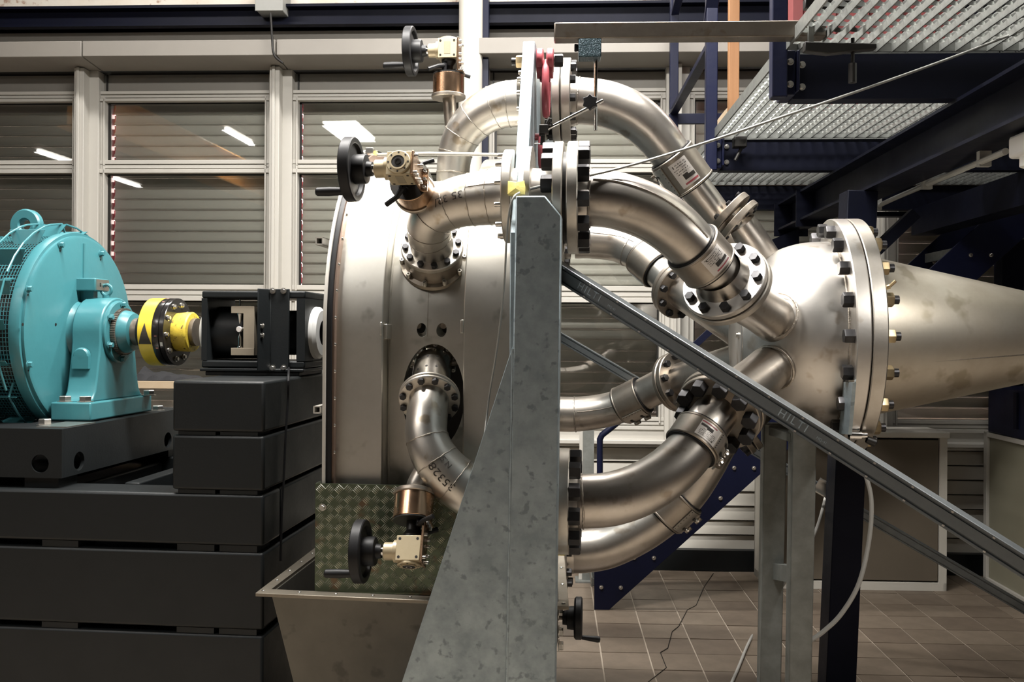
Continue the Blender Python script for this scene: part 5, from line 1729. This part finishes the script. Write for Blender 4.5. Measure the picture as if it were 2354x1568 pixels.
# ================================================================== VALVES, STRUTS, LEGS, SMALL THINGS
def valve(lab, M, lever=1, hp=(-.042, -.066)):
    """stem along local z, handwheel towards local -x, front = -y"""
    t = bpy.data.objects.new('valve_actuator', None); COL.objects.link(t); WL[t.name] = V((0, 0, 0))
    t.empty_display_size = .1
    props(t, lab, 'valve', 'hand operated valve actuators')
    MB().lathe([(-.002, .02), (-.002, .064), (.001, .067), (.010, .067), (.013, .064), (.013, .03)], n=48).build('base_flange', STEELD, t)
    dr = MB().lathe([(.0135, .03), (.0135, .061), (.088, .061), (.090, .059), (.090, .02)], n=48).build('bronze_drum', BRONZE, t)
    MB().lathe([(.0905, 0), (.0905, .0600), (.095, .0600), (.095, 0)], n=48).build('drum_lid', DARK, t)
    MB().tube([(0, 0, .095), (0, 0, .15)], .011, 16).build('stem', BRONZE, t)
    MB().lathe([(.095, .018), (.125, .018), (.14, .028), (.15, .028)], n=24).build('stem_collar', DARK, t)
    # clamp lever
    MB().lathe([(.095, .009), (.128, .011), (.130, .006)], Matrix.Translation((-.012 * lever, -.03, 0)), 12).tube([(-.012 * lever, -.03, .12), (-.03 * lever, -.058, .112), (-.066 * lever, -.075, .095)], [.010, .008, .0085], 10).build('clamp_lever', RUBBER, t)
    MB().lathe([(.095, .007), (.118, .009), (.120, .005)], Matrix.Translation((.025, .03, 0)), 12).tube([(.025, .03, .113), (.045, .052, .108), (.075, .066, .10)], [.008, .007, .0075], 10).build('clamp_lever', RUBBER, t)
    gb = MB().cbox((0, 0, .188), .074, .074, .077).build('gearbox', BRASS, t, .002)
    for sx in (-1, 1):
        for sz in (-1, 1):
            inst('screw_hole', HOLE, axm((sx * .027, -.0372, .188 + sz * .028), (0, -1, 0)), gb)
            inst('screw_hole', HOLE, axm((sx * .027, .0372, .188 + sz * .028), (0, 1, 0)), gb)
    MB().box(-.012, .012, -.0378, -.0371, .165, .212).build('type_plate', mat('type_plate', (.40, .35, .25), .4, .4, (.30, .25, .17), 60, .3, stretch=(40, 1, 4)), t)
    cap = MB().lathe([(.2265, .036), (.232, .036), (.2335, .034), (.2335, .024), (.2365, .024), (.2365, .0195)], n=40).build('end_cap', BRASS, t)
    MB().lathe([(.2268, .0195), (.2355, .0195), (.2355, .010)], n=32).lathe([(.2355, 0), (.2355, .006)], n=16).build('seal', DARK, cap)
    MB().lathe([(.2355, .006), (.2375, .006), (.2375, .0095), (.2355, .0095)], n=24).build('ring', CHROME, cap)
    for k in range(8):
        a = 2 * PI * k / 8
        inst('screw_hole', HOLE, Matrix.Translation((.0295 * math.cos(a), .0295 * math.sin(a), .2336)) @ Matrix.Scale(.7, 4), cap)
    # side plate holding the gearbox on the drum
    pl_ = MB().box(.0375, .0445, -.037, .037, .098, .229).box(.0375, .060, -.037, .037, .0955, .103).build('side_plate', BRONZE, t, .001)
    for sy in (-1, 1):
        for z in (.145, .165, .195, .215):
            if z in (.165, .195) and sy > 0: continue
            inst('screw', SCREW, axm((.0445, sy * .027, z), (1, 0, 0)) @ Matrix.Diagonal((1, 1, 1.4, 1)), pl_)
        inst('screw', SCREW, Matrix.Translation((.052, sy * .026, .103)) @ Matrix.Diagonal((1, 1, 1.6, 1)), pl_)
    inst('screw', SCREW, Matrix.Translation((.052, 0, .103)) @ Matrix.Diagonal((1, 1, 1.6, 1)), pl_)
    X = axm((0, 0, .188), (-1, 0, 0), (0, 0, 1))
    MB(X).lathe([(.037, .034), (.048, .034), (.05, .027), (.078, .027), (.08, .024), (.08, .01)], n=36).build('neck', BRASS, t)
    MB(X).lathe([(.08, .014), (.09, .014)], n=16).build('nut', CHROME, t)
    MB(X).lathe([(.088, .008), (.088, .021), (.104, .023), (.106, .042), (.110, .044), (.142, .044), (.143, .03)], n=40).build('position_dial', RUBBER, t)
    wl = MB(X).lathe([(.142, .0), (.142, .05), (.147, .074), (.137, .077), (.135, .081), (.136, .093), (.139, .0955), (.165, .0955), (.168, .092), (.168, .06), (.163, .03), (.163, 0)], n=64).build('handwheel', RUBBER, t)
    h = X @ V((.0, .0, .0))
    MB().lathe([(0, .009), (.004, .012), (.045, .0138), (.080, .0128), (.084, .010), (.084, 0)], axm((-.166, hp[0], .188 + hp[1]), (-1, 0, 0)), 20).build('crank_handle', RUBBER, t)
    t.matrix_world = M
    return t


def vm(p, z, x=(1, 0, 0)):
    return MM @ axm(p, z, x)


p = A(1031, 226, -.06)
valve('upper valve actuator on a vertical stub above the steel loop', vm(p, (0, 0, 1)))
p = A(956, 446, -.785)
valve('middle valve actuator pointing at the viewer on the near upper elbow', vm(p, (-.03, -.965, .26)), 1, (-.076, .015))
p = A(954, 1132, -.80)
valve('lower valve actuator hanging in front of the tread plate', vm(p, (.03, -.50, -.86)), -1, (.020, .074))
q0, q1 = A(956, 1132, -.80), A(985, 1062, -.775)
MB(MM).tube(spline([q0 + V((0, .004, .014)), q0 + V((.004, .006, .03)), q1], 4), [.031] * 8 + [.030], 24).build('valve_stub', STEEL2, els[1], ang=60)
q0, q1 = A(958, 448, -.78), A(985, 482, -.73)
MB(MM).tube([q0, q1], .045, 24).build('valve_stub', STEEL2, els[0])

# lower right handwheel on a threaded spindle at the trough
hz = A(1300, 1420, -.62)
t = thing('drain_handwheel', MM @ hz, 'black crank handwheel on a spindle right of the column foot', 'valve')
uA_, uB_ = A(1285, 1420, -.62).x, A(1340, 1420, -.62).x
M = Matrix.Translation((0, -.62, hz.z)) @ AX
MB(MM).lathe([(uA_ - .06, .007), (uA_ + .03, .007)], M, 14).build('spindle', RUSTY, t)
MB(MM).lathe([(uA_ + .012, .008), (uA_ + .012, .022), (uA_ + .026, .024), (uA_ + .027, .036), (uA_ + .05, .038), (uA_ + .052, .05)], M, 36).build('dial', RUBBER, t)
MB(MM).lathe([(uA_ + .05, 0), (uA_ + .05, .062), (uA_ + .056, .068), (uA_ + .072, .068), (uA_ + .076, .064), (uA_ + .076, 0)], M, 48).build('wheel', RUBBER, t)
MB(MM).lathe([(0, .007), (.05, .0105), (.058, .009), (.06, 0)], axm((uA_ + .076, -.64, hz.z - .056), (1, .04, -.1)), 16).build('crank_handle', RUBBER, t)
MB(MM).box(uA_ - .09, uA_ - .005, -.66, -.58, hz.z - .09, hz.z + .06).build('bracket', DARK, t)
for py in (1400, 1440, 1472):
    q = A(1288, py + 10, -.60)
    inst('bolt', B_ZN, MM @ axm((q.x - .006, -.61, q.z), (1, 0, 0)), t)

# galvanised channel struts
def strut(lab, pa, pb, s, faced, grp='galvanised channel struts', open_w=True):
    pa, pb = V(pa), V(pb)
    d = pb - pa
    L = d.length
    T = axm(pa, d, (0, 0, 1))
    # local x = up across the strut, local y = sideways ; make y face the viewer (-w)
    if (T.to_3x3() @ V((0, 1, 0))).y > 0:
        x = T.to_3x3() @ V((1, 0, 0)); z = d.normalized()
        T = axm(pa, d, -x)
        fl = -1
    else: fl = 1
    h = s / 2
    t = thing('channel_strut', MM @ pa, lab, 'strut', grp)
    b = MB(MM)
    # web towards the viewer with a shallow groove each side, flanges behind
    prof = [(-h, -h), (-h, h - .002), (-h * .94, h), (-h * .74, h), (-h * .68, h - .007), (-h * .54, h - .007), (-h * .50, h - .002), (h * .50, h - .002), (h * .54, h - .007), (h * .68, h - .007), (h * .74, h), (h * .94, h), (h, h - .002), (h, -h), (h * .5, -h), (h * .5, -h + .004), (h - .003, -h + .004), (h - .003, h - .012), (-h + .003, h - .012), (-h + .003, -h + .004), (-h * .5, -h + .004), (-h * .5, -h)]
    b.prism(prof, 0, L, T)
    ch = b.build('channel', STRUT, t)
    return t, T, L, fl, h, ch


sa = A(1268, 612, -.90); sb = MF.atz(2660, 1500, -1.56)
sb = A(2354, 1297, -1.45); sb = sa + (sb - sa) * 1.0
kf = (-1.58 - sa.z) / (sb.z - sa.z)
sb2 = sa + (sb - sa) * min(kf, 1.5)
t, T, L, fl, h, ch = strut('near galvanised channel strut slanting down from the column to the right', sa, sb2, .050, 1)
for k in range(14):
    s_ = .16 + k * .225
    if s_ > L - .1: break
    M = MM @ T @ Matrix.Translation((0, h - .0027, s_)) @ Matrix(((0, fl, 0, 0), (0, 0, 1, 0), (1 * fl if False else 1, 0, 0, 0), (0, 0, 0, 1)))
    # text x along the strut, y across it
    xax, zax = V((0, 0, 1)), V((0, 1, 0))
    yax = zax.cross(xax)
    Mt = MM @ T @ Matrix(((xax.x, yax.x, zax.x, 0), (xax.y, yax.y, zax.y, h - .0010), (xax.z, yax.z, zax.z, s_), (0, 0, 0, 1)))
    if k in (0, 3, 6, 9, 12):
        text_mesh('HILTI', .030, 'stamped_lettering', GALV, M=Mt, parent=t, spacing=1.25)
        text_mesh('MQ-41', .010, 'stamped_lettering', GALV, M=Mt @ Matrix.Translation((.085, -.004, 0)), parent=t)
for k in range(int(L / .05)):
    for sg in (-1, 1):
        pass
b = MB(MM)
for k in range(int(L / .1)):
    for sg in (-1, 1):
        b.box(sg * h * .78 - .002, sg * h * .78 + .002, h - .0005, h + .0006, .05 + k * .1, .056 + k * .1, T)
b.build('notch_marks', ZINC, ch)['kind'] = 'stuff'
MB(MM).box(-.045, .045, -.04, .03, 0, 0).build('x', STRUT, t) if False else None
ja, jb = A(1280, 770, 1.0), A(2354, 1398, .75)
kf = (-1.58 - ja.z) / (jb.z - ja.z)
strut('far galvanised channel strut behind the pipes slanting the same way', ja, ja + (jb - ja) * min(kf, 1.3), .046, 1)
q = A(1893, 1122, .70)
t = thing('channel_clamp', MM @ q, 'zinc clamp bracket on the far channel strut', 'clamp')
T = axm(q, (jb - ja), (0, 0, 1))
MB(MM).box(-.032, .032, -.035, -.025, -.03, .03, T).box(-.032, -.026, -.035, .03, -.03, .03, T).box(.026, .032, -.035, .03, -.03, .03, T).build('bracket', ZINC, t)
for s_ in (-.012, .012):
    MB(MM).cbox((0, -.036, s_ * 1.1), .026, .003, .014, T).build('slot', DARK, t)

# galvanised twin legs under the manifold
def leg_frame():
    t = thing('manifold_stand', MM @ V((1.0, -.15, -1.6)), 'pair of galvanised square legs with a cross brace under the manifold', 'stand')
    res = []
    for (xa, xb, ya, za, xc, xd, w) in ((1757, 1810, 975, 1568, 1749, 1794, .02), (1822, 1878, 992, 1568, 1813, 1867, -.24)):
        p0, p1 = A((xa + xb) / 2, ya, w), A((xc + xd) / 2, za, w)
        wd = (A(xb, ya, w) - A(xa, ya, w)).x
        k = (-1.6 - p0.z) / (p1.z - p0.z)
        pb = p0 + (p1 - p0) * k
        b = MB(MM)
        hw = wd / 2
        b.add([(pb.x - hw * .9, w, -1.6), (pb.x + hw * .9, w, -1.6), (pb.x + hw * .9, w + .08, -1.6), (pb.x - hw * .9, w + .08, -1.6), (p0.x - hw, w, p0.z), (p0.x + hw, w, p0.z), (p0.x + hw, w + .08, p0.z), (p0.x - hw, w + .08, p0.z)],
              [(0, 1, 2, 3), (4, 5, 6, 7), (0, 1, 5, 4), (1, 2, 6, 5), (2, 3, 7, 6), (3, 0, 4, 7)])
        b.build('leg', GALVD, t, .004)
        MB(MM).box(pb.x - .07, pb.x + .07, w - .03, w + .11, -1.6, -1.588).build('foot_plate', GALVD, t)
        res.append((pb, p0, w))
    za_, zb_ = A(1785, 1300, .05).z, A(1830, 1345, -.16).z
    MB(MM).bar((A(1787, 1310, .05).x, .04, za_ - .02), (A(1830, 1335, -.16).x, -.16, zb_ + .04), .06, .05).build('cross_brace', GALVD, t)
    ztop = -.37
    MB(MM).bar((A(1787, 985, .05).x, .10, ztop), (A(1848, 985, -.2).x, -.20, ztop), .03, .10).build('saddle', GALVD, t)
leg_frame()
q = A(1972, 1000, -.30)
t = thing('hose_valve', MM @ q, 'small steel valve fitting under the manifold flange', 'valve')
MB(MM).lathe([(-.03, .018), (.01, .018), (.012, .012), (.03, .012)], axm(q, (1, 0, 0)), 16).build('body', CHROME, t)
MB(MM).lathe([(0, .006), (.03, .006), (.032, .014), (.045, .014), (.046, 0)], axm(q + V((0, 0, .01)), (.2, 0, 1)), 12).build('stem', CHROME, t)
MB(MM).lathe([(0, .012), (.03, .016), (.035, .010), (.035, 0)], axm(q + V((.03, 0, -.015)), (1, 0, -.4)), 12).build('knob', DARK, t)

# red shackle on the plate top
zk = A(1255, 140, -.50).z
wk = -.50
us0, us1 = PU1 + .004, A(1273, 140, wk).x
t = thing('lifting_shackle', MM @ V(((us0 + us1) / 2, wk, zk - .12)), 'red swivel lifting shackle bolted to the top of the support plate', 'shackle')
um = (us0 + us1) / 2
b = MB(MM)
for (a_, b_) in ((us0, um - .006), (um + .006, us1)):
    b.lathe([(a_, 0), (a_, .038), (a_ + .004, .042), (b_ - .003, .042), (b_, .038), (b_, 0)], Matrix.Translation((0, wk, zk)) @ AX, 32)
b.lathe([(us0 + .002, .02), (us0 + .002, .030), (us1 - .002, .030), (us1 - .002, .02)], Matrix.Translation((0, wk, zk - .03)) @ AX, 24)
b.tube([(um, wk, zk - .02), (um, wk, zk - .07)], [.028, .018], 20)
b.build('swivel_body', REDP, t)
pts = []
for k in range(33):
    a_ = 2 * PI * k / 32
    pts.append((um + .004, wk - .045 * math.sin(a_), zk - .095 + .088 * math.cos(a_)))
MB(MM).tube(pts, .0125, 14, False).build('ring', REDP, t)
MB(MM).lathe([(us1, .014), (us1 + .002, .022), (us1 + .003, .022)], Matrix.Translation((0, wk, zk)) @ AX, 20).build('washer', ZINC, t)
inst('bolt', B_BIG, MM @ axm((us1 + .003, wk, zk), (1, 0, 0)) @ Matrix.Scale(.85, 4), t)
inst('nut', N_BIG, MM @ axm((PU0 - .001, wk, zk), (-1, 0, 0)) @ Matrix.Scale(.85, 4), t)
# second red ring end lower down
wk2, zk2 = -.50, A(1250, 345, -.50).z
t = thing('lifting_ring', MM @ V((PU1 + .03, wk2, zk2 - .05)), 'red ring end peeping out below the magnetic stand clamp', 'shackle')
pts = [(PU1 + .022, wk2 - .03 * math.sin(2 * PI * k / 24), zk2 - .005 + .05 * math.cos(2 * PI * k / 24)) for k in range(25)]
MB(MM).tube(pts, .010, 12, False).build('ring', REDP, t)
MB(MM).lathe([(PU1, .012), (PU1 + .03, .012)], Matrix.Translation((0, wk2, zk2 + .045)) @ AX, 12).build('pin', REDP, t)

# magnetic stand hanging from the rusty tube
WS = BF.I @ V((0, 0, 0))
m0 = BF.at(1330, 85, 3.03); m1 = BF.at(1382, 132, 3.03)
t = thing('magnetic_stand', BF.w((m0.x + m1.x) / 2, 3.05, m1.z), 'hammered teal magnetic stand with chrome rods under the rusty tube', 'stand')
MB(BF.M).box(m0.x, m1.x, 3.02, 3.08, m1.z, min(m0.z, zt0 - .0005)).build('magnet_block', HAMMER, t, .003)
k_ = BF.at(1328, 110, 3.05)
MB(BF.M).lathe([(0, .011), (.010, .013), (.013, .011), (.013, 0)], axm((m0.x, 3.05, k_.z), (-1, 0, 0)), 16).build('switch_knob', RUBBER, t)
r0, r1 = BF.at(1370, 132, 3.05), BF.at(1369, 300, 3.05)
MB(BF.M).tube([r0, r1], .0058, 14).build('rod', CHROME, t)
a0, a1 = BF.at(1258, 297, 3.03), BF.at(1386, 231, 3.03)
MB(BF.M).tube([a0, a1], .0058, 14).build('rod', CHROME, t)
kn = BF.at(1357, 236, 3.0)
b = MB(BF.M)
st_ = [( (.026 if i % 2 == 0 else .019) * math.cos(PI * i / 6), (.026 if i % 2 == 0 else .019) * math.sin(PI * i / 6)) for i in range(12)]
b.prism(st_, -.004, .016, axm(kn, (-.15, -1, 0)))
b.disc(.015, -.03, -.004, axm(kn, (-.15, -1, 0)), 16)
b.build('star_knob', RUBBER, t, .002)
e = BF.at(1250, 298, 3.03)
b = MB(BF.M)
for dx, dz, s_ in ((0, 0, .020), (.012, .022, .013), (.02, .03, .009), (-.006, -.012, .012)):
    b.cbox((e.x + dx, 3.03, e.z + dz), s_ * 1.5, s_ * 1.4, s_ * 1.4)
b.tube([(e.x, 3.03, e.z), (e.x + .02, 3.02, e.z + .035)], .006, 8)
b.tube([(e.x - .002, 3.03, e.z), (e.x - .004, 3.03, e.z - .05)], .008, 8)
b.build('swivel_clamp', DARK, t, .002)
MB(BF.M).tube([(e.x - .03, 3.03, e.z - .046), (e.x + .02, 3.03, e.z - .046)], .0022, 6).build('probe', ZINC, t)

# steel cable, tape, thin wire, gauge rod
y0 = A(1236, 430, -.86)
cb_ = [A(1218, 436, -.88), A(1236, 430, -.88), A(1420, 388, -.84), A(1600, 335, -.78), A(1800, 268, -.72), A(2000, 200, -.66), A(2200, 128, -.6), A(2400, 50, -.55)]
t = thing('tension_cable', MM @ cb_[2], 'grey steel cable running from the yellow tape to the upper right', 'cable')
MB(MM).tube(spline(cb_, 6), .0042, 10).build('cable', CABLE, t)
rd = [A(856, 356, -.50), A(1192, 356, -.50)]
rd = [A(868, 356, -.30), A(985, 353, -.34), A(1190, 357, -.42)]
t = thing('gauge_rod', MM @ rd[1], 'straight thin steel rod from the casing top to the support plate', 'rod')
MB(MM).tube(rd, .0065, 10).build('rod', ALU, t)
q = A(852, 348, -.30)
MB(MM).cbox(q, .03, .04, .022).build('clamp', ZINC, t, .003)
MB(MM).cbox(A(863, 352, -.30), .012, .03, .012).build('tape_end', TAPE, t)
tp0 = [A(1193, 447, -1.0), A(1234, 447, -1.0), A(1236, 420, -1.0), A(1226, 414, -1.0), A(1196, 414, -1.0)]
b = MB(MM)
zl = (PU0 - .006, PU1 + .004)
b.add([(zl[0], -.945, A(1200, 446, -.945).z), (zl[1], -.95, A(1230, 446, -.945).z), (zl[1] + .002, -.945, A(1230, 428, -.945).z), (zl[1] - .002, -.94, A(1230, 414, -.945).z), ((zl[0] + zl[1]) / 2, -.952, A(1215, 420, -.945).z), (zl[0], -.94, A(1200, 415, -.945).z), ((zl[0] + zl[1]) / 2, -.96, A(1215, 434, -.945).z),
       (zl[0], -.90, A(1200, 446, -.945).z), (zl[1], -.90, A(1230, 446, -.945).z), (zl[1] - .002, -.90, A(1230, 414, -.945).z), (zl[0], -.90, A(1200, 415, -.945).z)],
      [(0, 1, 6), (1, 2, 6), (2, 3, 6), (3, 4, 6), (4, 5, 6), (5, 0, 6), (0, 7, 8, 1), (1, 8, 9, 3, 2), (5, 10, 7, 0), (3, 9, 10, 5, 4)])
b.build('yellow_tape', TAPE, label='crumpled yellow tape wrapped on the plate edge above the column', cat='tape')
wr = [A(1194, 443, -.97), A(1182, 452, -1.0), A(1172, 480, -1.0), A(1165, 540, -.99), A(1160, 640, -.96), A(1150, 740, -.94), A(1138, 830, -.92), A(1126, 900, -.90), A(1119, 955, -.90), A(1114, 1000, -.92)]
MB(MM).tube(spline(wr, 6), .0030, 8).build('thin_wire', CABLE, label='thin grey wire hanging from the yellow tape beside the column', cat='wire')
# yellow tape end near the trough corner
q = A(1291, 1272, -.70)
MB(MM).cbox(q, .022, .03, .008).build('tape_scrap', TAPE, label='small yellow tape scrap below the near lower flange', cat='tape')

# pale hose loops at the lower right
def hose(lab, pts, r=.0085):
    MB(MM).tube(spline([A(*p) for p in pts], 7), r, 10).build('pale_hose', HOSE, label=lab, cat='hose', group='pale hoses by the manifold stand')
hose('pale hose hanging in a long curve from the manifold past the navy post', [(1975, 1040, .0), (1988, 1085, .0), (2003, 1150, -.02), (1998, 1240, -.05), (1975, 1340, -.1), (1935, 1410, -.12), (1895, 1450, -.14), (1860, 1475, -.16)])
hp = [A(1900, 1134, .86), A(1884, 1195, .60), A(1866, 1240, .40), A(1836, 1290, .28), A(1790, 1360, .2)] + [MF.atz(px, py, -1.59) for px, py in ((1752, 1420), (1720, 1480), (1695, 1540), (1668, 1600))]
MB(MM).tube(spline(hp, 6), .007, 8).build('pale_hose', HOSE, label='pale hose slanting from the far strut down to the tiles left of the legs', cat='hose', group='pale hoses by the manifold stand')
